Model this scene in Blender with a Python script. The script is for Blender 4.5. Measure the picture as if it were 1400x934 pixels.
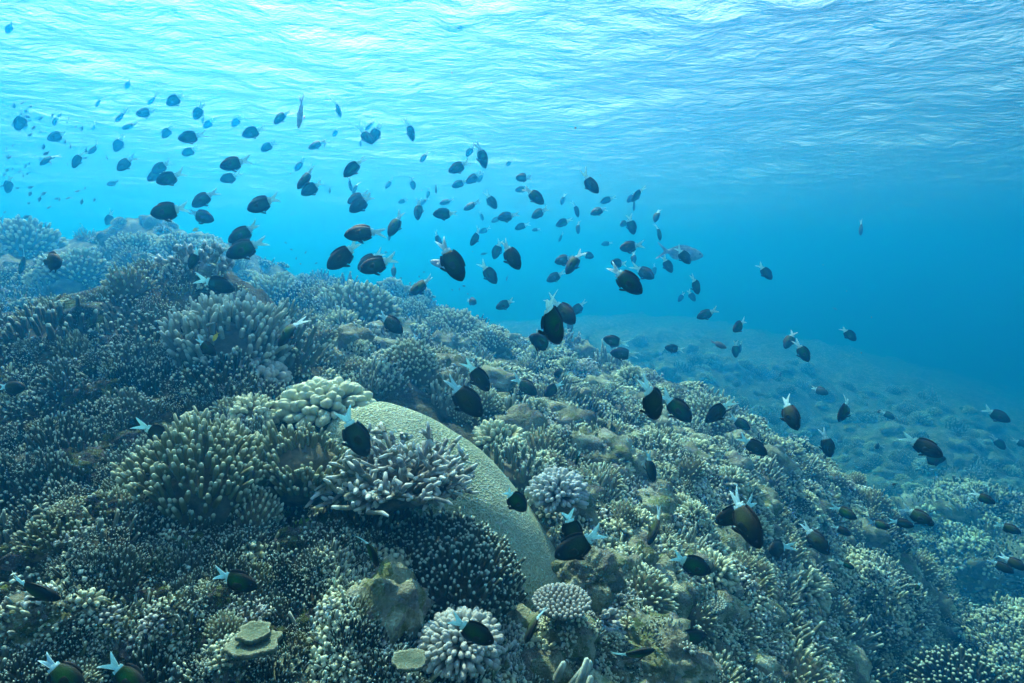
import bpy, math, random
import numpy as np
from mathutils import Vector, Matrix

random.seed(7)
rng = np.random.default_rng(7)
scene = bpy.context.scene
for o in list(bpy.data.objects):
    bpy.data.objects.remove(o)
COL = scene.collection

# ------------------------------------------------------------------ camera
FOC = 764.0            # focal length in pixels of the 1400 px wide photograph
PITCH = math.atan((467 - 380) / FOC)
cam_d = bpy.data.cameras.new('camera')
cam_d.sensor_width = 36.0
cam_d.lens = 36.0 * FOC / 1400.0
cam_d.clip_start = 0.02
cam_d.clip_end = 500
cam = bpy.data.objects.new('camera', cam_d)
COL.objects.link(cam)
cam.rotation_euler = (math.radians(90) - PITCH, 0, 0)
scene.camera = cam
CR = np.array([1.0, 0, 0])
CF = np.array([0, math.cos(PITCH), -math.sin(PITCH)])
CU = np.array([0, math.sin(PITCH), math.cos(PITCH)])

# ------------------------------------------------------------------ light
SUN_EL, SUN_AZ = math.radians(52), math.radians(-28)
world = bpy.data.worlds.new('World')
scene.world = world
world.use_nodes = True
wn = world.node_tree
for n in list(wn.nodes):
    wn.nodes.remove(n)
sky = wn.nodes.new('ShaderNodeTexSky')
sky.sky_type = 'NISHITA'
sky.sun_disc = False
sky.sun_elevation = SUN_EL
sky.sun_rotation = SUN_AZ
bg = wn.nodes.new('ShaderNodeBackground')
bg.inputs['Strength'].default_value = 0.10
wo = wn.nodes.new('ShaderNodeOutputWorld')
wn.links.new(sky.outputs[0], bg.inputs['Color'])
wn.links.new(bg.outputs[0], wo.inputs['Surface'])

sun_d = bpy.data.lights.new('sun', 'SUN')
sun_d.energy = 5.0
sun_d.angle = math.radians(0.5)
sun_d.color = (1.0, 0.95, 0.84)
sun = bpy.data.objects.new('sun', sun_d)
COL.objects.link(sun)
sdir = Vector((math.sin(SUN_AZ) * math.cos(SUN_EL), math.cos(SUN_AZ) * math.cos(SUN_EL), math.sin(SUN_EL)))
sun.rotation_euler = sdir.to_track_quat('Z', 'Y').to_euler()
sun.location = (0, 0, 20)

scene.view_settings.view_transform = 'Standard'
scene.view_settings.look = 'None'
scene.view_settings.gamma = 1
scene.view_settings.exposure = 2.5
scene.view_settings.use_curve_mapping = False
cy = scene.cycles
cy.use_denoising = True
cy.denoiser = 'OPENIMAGEDENOISE'
cy.max_bounces = 8
cy.diffuse_bounces = 2
cy.glossy_bounces = 2
cy.transmission_bounces = 3
cy.volume_bounces = 3
cy.transparent_max_bounces = 8
cy.caustics_reflective = False
cy.caustics_refractive = False
cy.use_adaptive_sampling = False


# ------------------------------------------------------------------ numeric helpers
def unproj(px, py, depth):
    """point on the ray of photo pixel (px, py) at the given distance along the optical axis"""
    px = np.asarray(px, float); py = np.asarray(py, float); depth = np.asarray(depth, float)
    a = (px - 700) / FOC; b = -(py - 467) / FOC
    return (a[..., None] * CR + b[..., None] * CU + CF) * depth[..., None]


def _hash(ix, iy, iz, seed):
    with np.errstate(over='ignore'):
        h = (ix.astype(np.int64) * 374761393 + iy.astype(np.int64) * 668265263 + iz.astype(np.int64) * 2147483647 + seed * 974634757)
        h = (h ^ (h >> 13)) * 1274126177
        h = h & 0x7fffffff
        h = (h ^ (h >> 16)) * 461845907
        h = h & 0x7fffffff
        return (h ^ (h >> 15)) / 0x7fffffff


def vnoise(p, seed=0):
    """smooth value noise in -1..1 at the rows of p (N x 3)"""
    f = np.floor(p); t = p - f
    t = t * t * t * (t * (t * 6 - 15) + 10)
    i = f.astype(np.int64)
    r = 0
    for dx in (0, 1):
        wx = t[:, 0] if dx else 1 - t[:, 0]
        for dy in (0, 1):
            wy = t[:, 1] if dy else 1 - t[:, 1]
            for dz in (0, 1):
                wz = t[:, 2] if dz else 1 - t[:, 2]
                r = r + wx * wy * wz * _hash(i[:, 0] + dx, i[:, 1] + dy, i[:, 2] + dz, seed)
    return r * 2 - 1


def cell2(x, y, seed=0):
    """distance to the nearest jittered cell point, and a random number of that cell (2D)"""
    ix = np.floor(x).astype(np.int64); iy = np.floor(y).astype(np.int64)
    best = np.full(x.shape, 9.0); rid = np.zeros(x.shape)
    z = np.zeros_like(ix)
    for dx in (-1, 0, 1):
        for dy in (-1, 0, 1):
            jx, jy = ix + dx, iy + dy
            cx = jx + _hash(jx, jy, z, seed); cyy = jy + _hash(jx, jy, z, seed + 11)
            d = np.hypot(x - cx, y - cyy)
            m = d < best
            best = np.where(m, d, best)
            rid = np.where(m, _hash(jx, jy, z, seed + 23), rid)
    return best, rid


# ------------------------------------------------------------------ geometry accumulator
class Geo:
    def __init__(self):
        self.v = []; self.q = []; self.t = []; self.a = []; self.b = []; self.n = 0; self.qm = []; self.tm = []

    def add(self, V, Q=None, T=None, tip=None, tint=0.0, mat=0):
        V = np.asarray(V, float).reshape(-1, 3)
        self.v.append(V)
        self.a.append(np.zeros(len(V)) if tip is None else np.broadcast_to(np.asarray(tip, float), (len(V),)))
        self.b.append(np.broadcast_to(np.asarray(tint, float), (len(V),)))
        if Q is not None and len(Q):
            Q = np.asarray(Q, np.int64).reshape(-1, 4); self.q.append(Q + self.n); self.qm.append(np.full(len(Q), mat))
        if T is not None and len(T):
            T = np.asarray(T, np.int64).reshape(-1, 3); self.t.append(T + self.n); self.tm.append(np.full(len(T), mat))
        self.n += len(V)

    def arrays(self):
        V = np.concatenate(self.v)
        Q = np.concatenate(self.q) if self.q else np.zeros((0, 4), np.int64)
        T = np.concatenate(self.t) if self.t else np.zeros((0, 3), np.int64)
        return V, Q, T, np.concatenate(self.a), np.concatenate(self.b)

    def mesh(self, name, mats, smooth=True):
        V, Q, T, A, B = self.arrays()
        me = bpy.data.meshes.new(name)
        me.vertices.add(len(V)); me.vertices.foreach_set('co', V.ravel())
        nl = len(Q) * 4 + len(T) * 3
        me.loops.add(nl)
        me.loops.foreach_set('vertex_index', np.concatenate([Q.ravel(), T.ravel()]).astype(np.int32))
        me.polygons.add(len(Q) + len(T))
        ls = np.concatenate([np.arange(len(Q)) * 4, len(Q) * 4 + np.arange(len(T)) * 3]).astype(np.int32)
        me.polygons.foreach_set('loop_start', ls)
        mi = np.concatenate(self.qm + self.tm).astype(np.int32)
        me.polygons.foreach_set('material_index', mi)
        me.polygons.foreach_set('use_smooth', np.full(len(Q) + len(T), smooth))
        for m in (mats if isinstance(mats, (list, tuple)) else [mats]):
            me.materials.append(m)
        at = me.attributes.new('tip', 'FLOAT', 'POINT'); at.data.foreach_set('value', A.astype(np.float32))
        at = me.attributes.new('tint', 'FLOAT', 'POINT'); at.data.foreach_set('value', B.astype(np.float32))
        me.update(calc_edges=True)
        me.validate()
        return me


def link(name, me, parent=None):
    o = bpy.data.objects.new(name, me)
    COL.objects.link(o)
    if parent is not None:
        o.parent = parent
    return o


def tag(o, label=None, cat=None, group=None, kind=None):
    if label: o['label'] = label
    if cat: o['category'] = cat
    if group: o['group'] = group
    if kind: o['kind'] = kind
    return o


def ring_faces(k, s, off=0):
    i = np.arange(k - 1)[:, None]; j = np.arange(s)[None, :]
    a = i * s + j; b = i * s + (j + 1) % s
    return np.stack([a, b, b + s, a + s], -1).reshape(-1, 4) + off


def tube(g, P, R, sides=6, tip=None, tint=0.0, mat=0, squash=None):
    """tapered tube through the points P with radii R, closed at the far end"""
    P = np.asarray(P, float); R = np.asarray(R, float)
    K = len(P)
    d = P[-1] - P[0]; d = d / (np.linalg.norm(d) + 1e-9)
    h = np.array([1.0, 0, 0]) if abs(d[0]) < 0.8 else np.array([0, 1.0, 0])
    u = np.cross(d, h); u /= np.linalg.norm(u); w = np.cross(d, u)
    th = np.arange(sides) * 2 * math.pi / sides
    c = np.cos(th)[None, :, None] * u + np.sin(th)[None, :, None] * w * (squash or 1.0)
    V = (P[:, None, :] + c * R[:, None, None]).reshape(-1, 3)
    V = np.vstack([V, P[-1] + d * R[-1] * 0.6])
    Q = ring_faces(K, sides)
    j = np.arange(sides)
    T = np.stack([(K - 1) * sides + j, (K - 1) * sides + (j + 1) % sides, np.full(sides, K * sides)], -1)
    if tip is None:
        tp = np.repeat(np.linspace(0, 1, K), sides)
    else:
        tp = np.repeat(np.asarray(tip, float), sides)
    tp = np.append(tp, tp[-1])
    g.add(V, Q, T, tip=tp, tint=tint, mat=mat)


def ico(sub):
    import bmesh
    bm = bmesh.new(); bmesh.ops.create_icosphere(bm, subdivisions=sub, radius=1.0)
    V = np.array([v.co[:] for v in bm.verts]); T = np.array([[v.index for v in f.verts] for f in bm.faces])
    bm.free()
    return V, T


ICO = {k: ico(k) for k in (1, 2, 3, 4, 5)}


def fib_dirs(n, zmin=0.0, r=None):
    """n directions spread evenly over the cap above zmin"""
    r = r or rng
    i = np.arange(n) + 0.5
    z = 1 - (1 - zmin) * i / n
    ph = i * 2.399963 + r.uniform(0, 6.28)
    s = np.sqrt(np.maximum(0, 1 - z * z))
    return np.stack([s * np.cos(ph), s * np.sin(ph), z], -1)


# ------------------------------------------------------------------ materials
class NT:
    def __init__(self, name):
        self.m = bpy.data.materials.new(name); self.m.use_nodes = True
        self.t = self.m.node_tree
        for n in list(self.t.nodes):
            self.t.nodes.remove(n)
        self.out = self.n('ShaderNodeOutputMaterial')

    def n(self, typ, **kw):
        nd = self.t.nodes.new(typ)
        for k, v in kw.items():
            setattr(nd, k, v)
        return nd

    def l(self, a, b):
        self.t.links.new(a, b)

    def coord(self, which='Object'):
        return self.n('ShaderNodeTexCoord').outputs[which]

    def noise(self, vec, scale, detail=4, rough=0.6, out='Fac', dist=0.0):
        nd = self.n('ShaderNodeTexNoise')
        nd.inputs['Scale'].default_value = scale; nd.inputs['Detail'].default_value = detail
        nd.inputs['Roughness'].default_value = rough; nd.inputs['Distortion'].default_value = dist
        self.l(vec, nd.inputs['Vector'])
        return nd.outputs[out]

    def voro(self, vec, scale, feature='F1', out='Distance'):
        nd = self.n('ShaderNodeTexVoronoi', feature=feature)
        nd.inputs['Scale'].default_value = scale
        self.l(vec, nd.inputs['Vector'])
        return nd.outputs[out]

    def ramp(self, fac, stops, interp='LINEAR'):
        nd = self.n('ShaderNodeValToRGB')
        nd.color_ramp.interpolation = interp
        el = nd.color_ramp.elements
        while len(el) > 1:
            el.remove(el[-1])
        for i, (p, c) in enumerate(stops):
            e = el[0] if i == 0 else el.new(p)
            e.position = p
            e.color = (*c, 1) if isinstance(c, (tuple, list)) else (c, c, c, 1)
        self.l(fac, nd.inputs['Fac'])
        return nd.outputs['Color']

    def mix(self, fac, a, b, blend='MIX'):
        nd = self.n('ShaderNodeMix', data_type='RGBA', blend_type=blend)
        for s, v in ((nd.inputs['Factor'], fac), (nd.inputs['A'], a), (nd.inputs['B'], b)):
            s = s if s.enabled else s
        ins = [s for s in nd.inputs if s.enabled]
        for s, v in zip(ins, (fac, a, b)):
            if hasattr(v, 'node'):
                self.l(v, s)
            elif isinstance(v, (tuple, list)):
                s.default_value = (*v, 1)
            else:
                s.default_value = v
        return [o for o in nd.outputs if o.enabled][0]

    def math(self, op, a, b=0.0):
        nd = self.n('ShaderNodeMath', operation=op)
        for s, v in zip(nd.inputs, (a, b)):
            if hasattr(v, 'node'):
                self.l(v, s)
            else:
                s.default_value = v
        return nd.outputs[0]

    def bump(self, height, strength=0.5, dist=0.01, normal=None):
        nd = self.n('ShaderNodeBump')
        nd.inputs['Strength'].default_value = strength; nd.inputs['Distance'].default_value = dist
        self.l(height, nd.inputs['Height'])
        if normal is not None:
            self.l(normal, nd.inputs['Normal'])
        return nd.outputs[0]

    def attr(self, name):
        return self.n('ShaderNodeAttribute', attribute_name=name).outputs['Fac']

    def rand(self):
        return self.n('ShaderNodeObjectInfo').outputs['Random']

    def principled(self, color, rough=0.9, normal=None, spec=0.15):
        p = self.n('ShaderNodeBsdfPrincipled')
        if hasattr(color, 'node'):
            self.l(color, p.inputs['Base Color'])
        else:
            p.inputs['Base Color'].default_value = (*color, 1)
        p.inputs['Roughness'].default_value = rough
        p.inputs['Specular IOR Level'].default_value = spec
        if normal is not None:
            self.l(normal, p.inputs['Normal'])
        return p

    def done(self, bsdf):
        self.l(bsdf.outputs[0], self.out.inputs['Surface'])
        return self.m


def coral_mat(name, low, high, tipc, tip_at=0.75, scale=60.0, vary=0.35, algae=0.0):
    """stem colour varied by noise and by colony; living tips paler"""
    low, high, tipc = [(c[0] * 0.80, c[1], c[2] * 0.97) for c in (low, high, tipc)]
    t = NT(name); c = t.coord()
    rnd = t.math('FRACT', t.math('ADD', t.rand(), t.attr('tint')))
    base = t.mix(t.ramp(t.noise(c, scale * 0.35, 5, 0.65), [(0.35, 0.0), (0.65, 1.0)]), low, high)
    base = t.mix(t.math('MULTIPLY', rnd, vary), base, tuple(0.5 * x + 0.5 * y for x, y in zip(high, tipc)))
    if algae:
        base = t.mix(t.math('MULTIPLY', t.ramp(t.noise(c, 9, 4, 0.6), [(0.5, 0.0), (0.62, 1.0)]), algae), base, (0.10, 0.16, 0.03))
    tp = t.ramp(t.math('ADD', t.attr('tip'), t.math('MULTIPLY', t.math('SUBTRACT', t.noise(c, 40, 2), 0.5), 0.25)), [(tip_at, 0.0), (min(1.0, tip_at + 0.22), 1.0)])
    colr = t.mix(tp, base, tipc)
    dead = t.ramp(t.attr('tip'), [(0.0, 1.0), (0.07, 0.0)])          # dead, crusted foot of the colony
    colr = t.mix(t.math('MULTIPLY', dead, 0.8), colr, t.ramp(t.noise(c, 30, 6, 0.75), [(0.35, (0.025, 0.03, 0.022)), (0.65, (0.13, 0.13, 0.09))]))
    nb = t.bump(t.noise(c, scale * 3, 4, 0.7), 0.6, 0.004)
    return t.done(t.principled(colr, 0.9, nb, 0.12))


def rock_mat(name, cols, scale=1.0, bumpd=0.03, pale=0.25):
    cols = [(c[0] * 0.80, c[1], c[2] * 0.97) for c in cols]
    t = NT(name); c = t.coord()
    n1 = t.noise(c, 3.5 * scale, 8, 0.68, dist=0.4)
    base = t.ramp(n1, [(0.30, cols[0]), (0.44, cols[1]), (0.55, cols[2]), (0.68, cols[3])])
    # encrusting patches: pink-grey coralline crust, olive turf, chalky dead coral
    v = t.voro(c, 9 * scale, 'F1', 'Color')
    sep = t.n('ShaderNodeSeparateColor'); t.l(v, sep.inputs[0])
    p1 = t.ramp(sep.outputs[0], [(0.62, 0.0), (0.7, 1.0)])
    base = t.mix(t.math('MULTIPLY', p1, 0.55), base, (0.15, 0.15, 0.165))
    p2 = t.ramp(t.math('MULTIPLY', sep.outputs[1], t.noise(c, 6 * scale, 5, 0.7)), [(0.36, 0.0), (0.46, 1.0)])
    base = t.mix(t.math('MULTIPLY', p2, 0.75), base, (0.095, 0.15, 0.035))
    p3 = t.ramp(t.noise(c, 14 * scale, 7, 0.75), [(0.56, 0.0), (0.66, 1.0)])
    base = t.mix(t.math('MULTIPLY', p3, pale * 2), base, (0.36, 0.44, 0.38))
    sp = t.ramp(t.voro(c, 70 * scale), [(0.12, 1.0), (0.3, 0.0)])
    base = t.mix(t.math('MULTIPLY', sp, 0.45), base, (0.4, 0.5, 0.44))
    b1 = t.bump(t.noise(c, 16 * scale, 8, 0.72), 0.9, bumpd)
    b2 = t.bump(t.voro(c, 60 * scale), 0.7, bumpd * 0.35, b1)
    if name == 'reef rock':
        left_shade = t.math('MULTIPLY', t.attr('tip'), t.ramp(t.noise(c, 5, 6, 0.7), [(0.36, 1.0), (0.62, 0.35)]))  # shade of the left slope, painted as noisy dark colour
        base = t.mix(left_shade, base, (0.022, 0.03, 0.02))
    rnd = t.math('FRACT', t.math('ADD', t.rand(), t.attr('tint')))
    hsv = t.n('ShaderNodeHueSaturation')
    t.l(base, hsv.inputs['Color'])
    t.l(t.math('ADD', 0.7, t.math('MULTIPLY', rnd, 0.6)), hsv.inputs['Value'])
    return t.done(t.principled(hsv.outputs[0], 0.95, b2, 0.1))


M = {}
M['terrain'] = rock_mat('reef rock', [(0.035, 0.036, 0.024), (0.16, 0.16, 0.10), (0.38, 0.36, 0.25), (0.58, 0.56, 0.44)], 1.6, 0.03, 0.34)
M['rock'] = rock_mat('encrusted boulder', [(0.08, 0.08, 0.05), (0.24, 0.23, 0.15), (0.42, 0.4, 0.28), (0.56, 0.54, 0.44)], 2.2, 0.02, 0.4)
M['rock_shade'] = rock_mat('rock with painted shade', [(0.015, 0.02, 0.014), (0.03, 0.036, 0.022), (0.06, 0.07, 0.04), (0.14, 0.15, 0.10)], 2.2, 0.02, 0.12)  # dark copy of the rock, the left slope's shade in its colours
M['finger_dark'] = coral_mat('dark finger coral', (0.010, 0.014, 0.011), (0.065, 0.07, 0.048), (0.56, 0.63, 0.54), 0.86)  # dark coral, stems deepened further to carry the left slope's shade
M['finger_olive'] = coral_mat('olive finger coral', (0.06, 0.065, 0.02), (0.16, 0.15, 0.055), (0.62, 0.62, 0.45), 0.8)
M['finger_grey'] = coral_mat('grey finger coral', (0.09, 0.105, 0.09), (0.29, 0.30, 0.26), (0.58, 0.62, 0.56), 0.72)
M['knob_beige'] = coral_mat('beige knob coral', (0.22, 0.2, 0.12), (0.4, 0.37, 0.23), (0.68, 0.65, 0.48), 0.6)
M['knob_pale'] = coral_mat('pale knob coral', (0.15, 0.14, 0.13), (0.27, 0.25, 0.23), (0.48, 0.45, 0.42), 0.62)
M['knob_lavender'] = coral_mat('lavender knob coral', (0.15, 0.155, 0.17), (0.28, 0.28, 0.31), (0.5, 0.5, 0.52), 0.55)
M['stag_lilac'] = coral_mat('lilac branching coral', (0.10, 0.095, 0.09), (0.29, 0.27, 0.265), (0.66, 0.65, 0.62), 0.72, algae=0.6)
M['bush'] = coral_mat('brown bush coral', (0.13, 0.13, 0.075), (0.36, 0.35, 0.21), (0.72, 0.71, 0.54), 0.58)
M['green_bright'] = coral_mat('bright green sponge', (0.08, 0.2, 0.02), (0.16, 0.34, 0.04), (0.3, 0.5, 0.1), 0.8)
M['white_lump'] = coral_mat('bleached coral', (0.45, 0.47, 0.45), (0.62, 0.63, 0.6), (0.7, 0.7, 0.68), 0.9)


def mound_mat():
    t = NT('green honeycomb coral'); c = t.coord('Object')
    warp = t.n('ShaderNodeVectorMath', operation='ADD')
    t.l(c, warp.inputs[0])
    sc = t.n('ShaderNodeVectorMath', operation='SCALE'); sc.inputs['Scale'].default_value = 0.02
    t.l(t.noise(c, 7, 2, 0.5, 'Color'), sc.inputs[0]); t.l(sc.outputs[0], warp.inputs[1])
    d = t.voro(warp.outputs[0], 88, 'DISTANCE_TO_EDGE')
    wall = t.ramp(d, [(0.03, 1.0), (0.22, 0.0)])
    big = t.ramp(t.noise(c, 4, 4, 0.55), [(0.35, 0.0), (0.65, 1.0)])
    base = t.mix(big, (0.22, 0.35, 0.20), (0.36, 0.48, 0.33))
    colr = t.mix(t.math('MULTIPLY', wall, 0.75), base, (0.5, 0.63, 0.47))
    sp = t.ramp(t.noise(c, 11, 3, 0.6), [(0.66, 0.0), (0.72, 1.0)])
    colr = t.mix(t.math('MULTIPLY', sp, 0.5), colr, (0.45, 0.47, 0.4))
    nb = t.bump(wall, 0.9, 0.006)
    nb = t.bump(t.noise(c, 14, 4, 0.6), 0.4, 0.02, nb)
    return t.done(t.principled(colr, 0.85, nb, 0.15))


M['mound'] = mound_mat()


def plate_mat():
    t = NT('pale green plate coral'); c = t.coord()
    base = t.mix(t.ramp(t.noise(c, 18, 5, 0.6), [(0.35, 0.0), (0.65, 1.0)]), (0.06, 0.10, 0.065), (0.14, 0.18, 0.12))
    colr = t.mix(t.ramp(t.attr('tip'), [(0.82, 0.0), (1.0, 1.0)]), base, (0.2, 0.25, 0.18))
    nb = t.bump(t.voro(c, 130), 0.6, 0.004)
    return t.done(t.principled(colr, 0.85, nb, 0.15))


M['plate'] = plate_mat()


def fish_mats():
    t = NT('fish body'); c = t.coord()
    sep = t.n('ShaderNodeSeparateXYZ'); t.l(c, sep.inputs[0])
    # olive-brown flank in the middle, black back, belly and head
    ax = t.math('MULTIPLY', t.math('SUBTRACT', sep.outputs[0], 0.06), 3.4)
    az = t.math('MULTIPLY', sep.outputs[2], 5.6)
    r = t.math('SQRT', t.math('ADD', t.math('MULTIPLY', ax, ax), t.math('MULTIPLY', az, az)))
    k = t.ramp(t.math('ADD', r, t.math('MULTIPLY', t.math('SUBTRACT', t.noise(c, 12, 3), 0.5), 0.3)), [(0.1, 1.0), (1.0, 0.0)])
    tone = t.mix(t.ramp(t.rand(), [(0.3, 0.0), (0.8, 1.0)]), (0.042, 0.085, 0.022), (0.024, 0.17, 0.015))  # flank's own olive, raised to a strobe-lit green in the colour
    colr = t.mix(k, (0.009, 0.018, 0.018), tone)
    sc = t.voro(c, 46)
    colr = t.mix(t.math('MULTIPLY', t.ramp(sc, [(0.2, 0.0), (0.6, 1.0)]), 0.35), colr, (0.008, 0.008, 0.006))
    nb = t.bump(sc, 0.1, 0.01)
    body = t.done(t.principled(colr, 0.7, nb, 0.15))

    def finm(name, col, trans):
        t = NT(name); c = t.coord()
        mp = t.n('ShaderNodeMapping'); mp.inputs['Scale'].default_value = (3, 3, 40); t.l(c, mp.inputs[0])
        ray = t.ramp(t.noise(mp.outputs[0], 3, 3, 0.6), [(0.4, 0.75), (0.6, 1.0)])
        colr = t.mix(1.0, ray, col, 'MULTIPLY')
        d = t.principled(colr, 0.6, None, 0.3)
        tr = t.n('ShaderNodeBsdfTranslucent'); t.l(colr, tr.inputs['Color'])
        mx = t.n('ShaderNodeMixShader'); mx.inputs[0].default_value = trans
        t.l(d.outputs[0], mx.inputs[1]); t.l(tr.outputs[0], mx.inputs[2])
        return t.done(mx)
    white = finm('white tail', (0.5, 0.9, 0.98), 0.5)
    dark = finm('dark fin', (0.006, 0.011, 0.011), 0.15)
    pale = finm('clear fin', (0.05, 0.075, 0.045), 0.5)
    t = NT('fish eye'); eye = t.done(t.principled((0.01, 0.012, 0.015), 0.15, None, 0.6))
    t = NT('plain fish'); plain = t.done(t.principled((0.05, 0.075, 0.08), 0.5, None, 0.3))
    t = NT('yellow fish'); yel = t.done(t.principled((0.75, 0.62, 0.05), 0.5, None, 0.3))
    t = NT('pale fish'); c = t.coord()
    cc = t.mix(t.ramp(t.noise(c, 9, 4), [(0.4, 0.0), (0.62, 1.0)]), (0.14, 0.2, 0.24), (0.34, 0.42, 0.46))
    palef = t.done(t.principled(cc, 0.45, None, 0.4))
    return dict(body=body, white=white, dark=dark, clear=pale, eye=eye, plain=plain, yellow=yel, palef=palef)


FM = fish_mats()

# ------------------------------------------------------------------ reef slope (one sheet)
# (photo x, photo y, distance) of points of the reef surface as read off the photograph
CTRL = [
    (-300, 934, 0.9), (0, 934, 0.92), (200, 934, 1.0), (350, 934, 1.05), (520, 934, 1.12), (700, 934, 1.25), (850, 934, 1.5), (1000, 934, 1.9), (1120, 934, 2.4), (1250, 934, 3.8), (1390, 934, 4.3), (1600, 934, 4.5),
    (0, 800, 1.12), (200, 800, 1.2), (380, 800, 1.28), (600, 840, 1.35), (850, 840, 1.75), (1000, 820, 2.2), (1120, 830, 3.0), (1180, 800, 3.9), (1270, 805, 7.4), (1390, 840, 6.0),
    (-250, 600, 1.6), (0, 640, 1.45), (200, 640, 1.5), (380, 650, 1.6), (480, 720, 1.65), (800, 720, 2.1), (950, 700, 2.7), (1080, 720, 3.3), (1190, 740, 4.2), (1330, 740, 7.6), (1430, 760, 7.8),
    (0, 500, 1.85), (160, 500, 1.9), (320, 520, 2.05), (430, 500, 2.5), (560, 510, 3.0), (720, 560, 3.0), (860, 600, 3.2), (1000, 630, 3.7), (1120, 660, 4.1), (1210, 692, 4.2),
    (40, 410, 2.2), (130, 385, 2.35), (220, 375, 2.5), (330, 415, 2.7), (-250, 430, 3.0), (60, 470, 3.3), (180, 440, 3.6), (280, 455, 3.7), (380, 480, 3.7), (-250, 330, 5.0),
    (430, 430, 4.0), (560, 450, 4.6), (700, 500, 4.6), (820, 515, 4.8), (920, 545, 4.6), (1020, 590, 4.5), (1100, 625, 4.4),
    (20, 320, 5.5), (120, 345, 5.0), (250, 350, 5.2), (340, 380, 5.2), (430, 400, 5.6), (540, 420, 6.2), (640, 450, 6.8), (730, 480, 6.8), (810, 497, 5.8), (900, 530, 5.2), (1000, 572, 4.9),
    (1090, 585, 10.5), (1230, 645, 9.0), (1390, 690, 8.2), (1500, 740, 7.8),
    # ground hidden behind the ridge, dropping away
    (560, 470, 9.5), (660, 495, 9.5), (740, 525, 9.0), (820, 550, 8.2), (900, 592, 7.4), (1000, 645, 6.7), (1100, 700, 6.2), (1190, 745, 5.9),
    (760, 462, 13.0), (900, 470, 13.0), (1050, 500, 12.5), (1200, 545, 12.0), (1390, 610, 11.0), (1550, 660, 11.0),
    (600, 440, 22.0), (850, 436, 22.0), (1050, 460, 22.0), (1250, 500, 22.0), (1400, 540, 22.0), (1600, 590, 20.0),
    (300, 375, 12.0), (100, 360, 14.0), (0, 340, 14.0), (500, 425, 14.0), (-300, 330, 14.0),
    (300, 385, 28.0), (0, 375, 28.0),
]
CTRL_D = np.array([c[2] for c in CTRL])
CTRL_D = np.where(CTRL_D > 2.5, CTRL_D * (np.maximum(CTRL_D, 2.5) / 2.5) ** 0.28, CTRL_D)
CP = unproj([c[0] for c in CTRL], [c[1] for c in CTRL], CTRL_D)
EXTRA = [(0, 0, -0.95), (-1.2, -0.3, -0.75), (1.5, 0, -1.9), (0, -2, -1.1), (-3, -2, -0.7), (3.5, -1, -2.6), (-4, 3, 0.2), (8, -4, -4), (0, -10, -1.5), (-12, 0, 0.0), (-14, 14, 0.1), (16, 4, -6.5),
         (60, 10, -12.0), (-60, 10, 0.0), (0, -60, -4), (110, 10, -14), (-110, 10, -1), (0, 112, -10), (0, -110, -5), (70, 90, -15), (-70, 90, -3), (-30, -40, -3), (40, -40, -7)]
CP = np.vstack([CP, np.array(EXTRA, float)])


def warp(xy):
    """compress distance so that near and far points weigh alike in the spline"""
    r = np.hypot(xy[:, 0], xy[:, 1]) + 1e-9
    s = np.log1p(r / 1.2) / r
    return xy * s[:, None]


def tps_k(d2):
    return 0.5 * d2 * np.log(d2 + 1e-12)


CW = warp(CP[:, :2])
_d2 = ((CW[:, None] - CW[None]) ** 2).sum(-1)
_K = tps_k(_d2) + np.eye(len(CW)) * 0.003
_Pm = np.hstack([np.ones((len(CW), 1)), CW])
_A = np.block([[_K, _Pm], [_Pm.T, np.zeros((3, 3))]])
_w = np.linalg.solve(_A, np.concatenate([CP[:, 2], np.zeros(3)]))


def base_h(x, y):
    q = warp(np.stack([x, y], -1))
    out = np.empty(len(q))
    for s in range(0, len(q), 40000):
        c = q[s:s + 40000]
        d2 = ((c[:, None] - CW[None]) ** 2).sum(-1)
        out[s:s + 40000] = tps_k(d2) @ _w[:-3] + _w[-3] + c @ _w[-2:]
    return out


def smooth01(a, b, x):
    t = np.clip((x - a) / (b - a), 0, 1)
    return t * t * (3 - 2 * t)


def height(x, y):
    x = np.asarray(x, float).ravel(); y = np.asarray(y, float).ravel()
    z = base_h(x, y)
    r = np.hypot(x, y)
    p = np.stack([x, y, np.zeros_like(x)], -1)
    far = smooth01(3.0, 8.0, r)
    wx = x + 0.12 * vnoise(p * 3.0, 5); wy = y + 0.12 * vnoise(p * 3.0 + 9, 6)
    # rounded coral heads at several sizes, with sunken gaps between them
    d, k = cell2(wx / 1.6, wy / 1.6, 31)
    z += far * (0.42 * np.maximum(0, 0.75 - d) * (0.3 + k) - 0.08)
    d, k = cell2(wx / 0.62, wy / 0.62, 41)
    z += (0.75 + 0.25 * far) * (0.24 * np.maximum(0, 0.8 - d) * (0.2 + k) - 0.05)
    d, k = cell2(wx / 0.22, wy / 0.22, 51)
    z += 0.085 * np.maximum(0, 0.8 - d) * (0.1 + k) - 0.02
    d, k = cell2(wx / 0.085, wy / 0.085, 61)
    z += (0.032 * np.maximum(0, 0.8 - d) * (0.1 + k)) * (1 - smooth01(6, 14, r))
    z += 0.05 * vnoise(p * 2.2, 1) + 0.03 * vnoise(p * 6.5, 2) + 0.016 * vnoise(p * 19, 3) + 0.008 * vnoise(p * 47, 7) * (1 - smooth01(5, 9, r)) + 0.18 * far * vnoise(p * 0.5, 4)
    return z


GRID = {}


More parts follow.
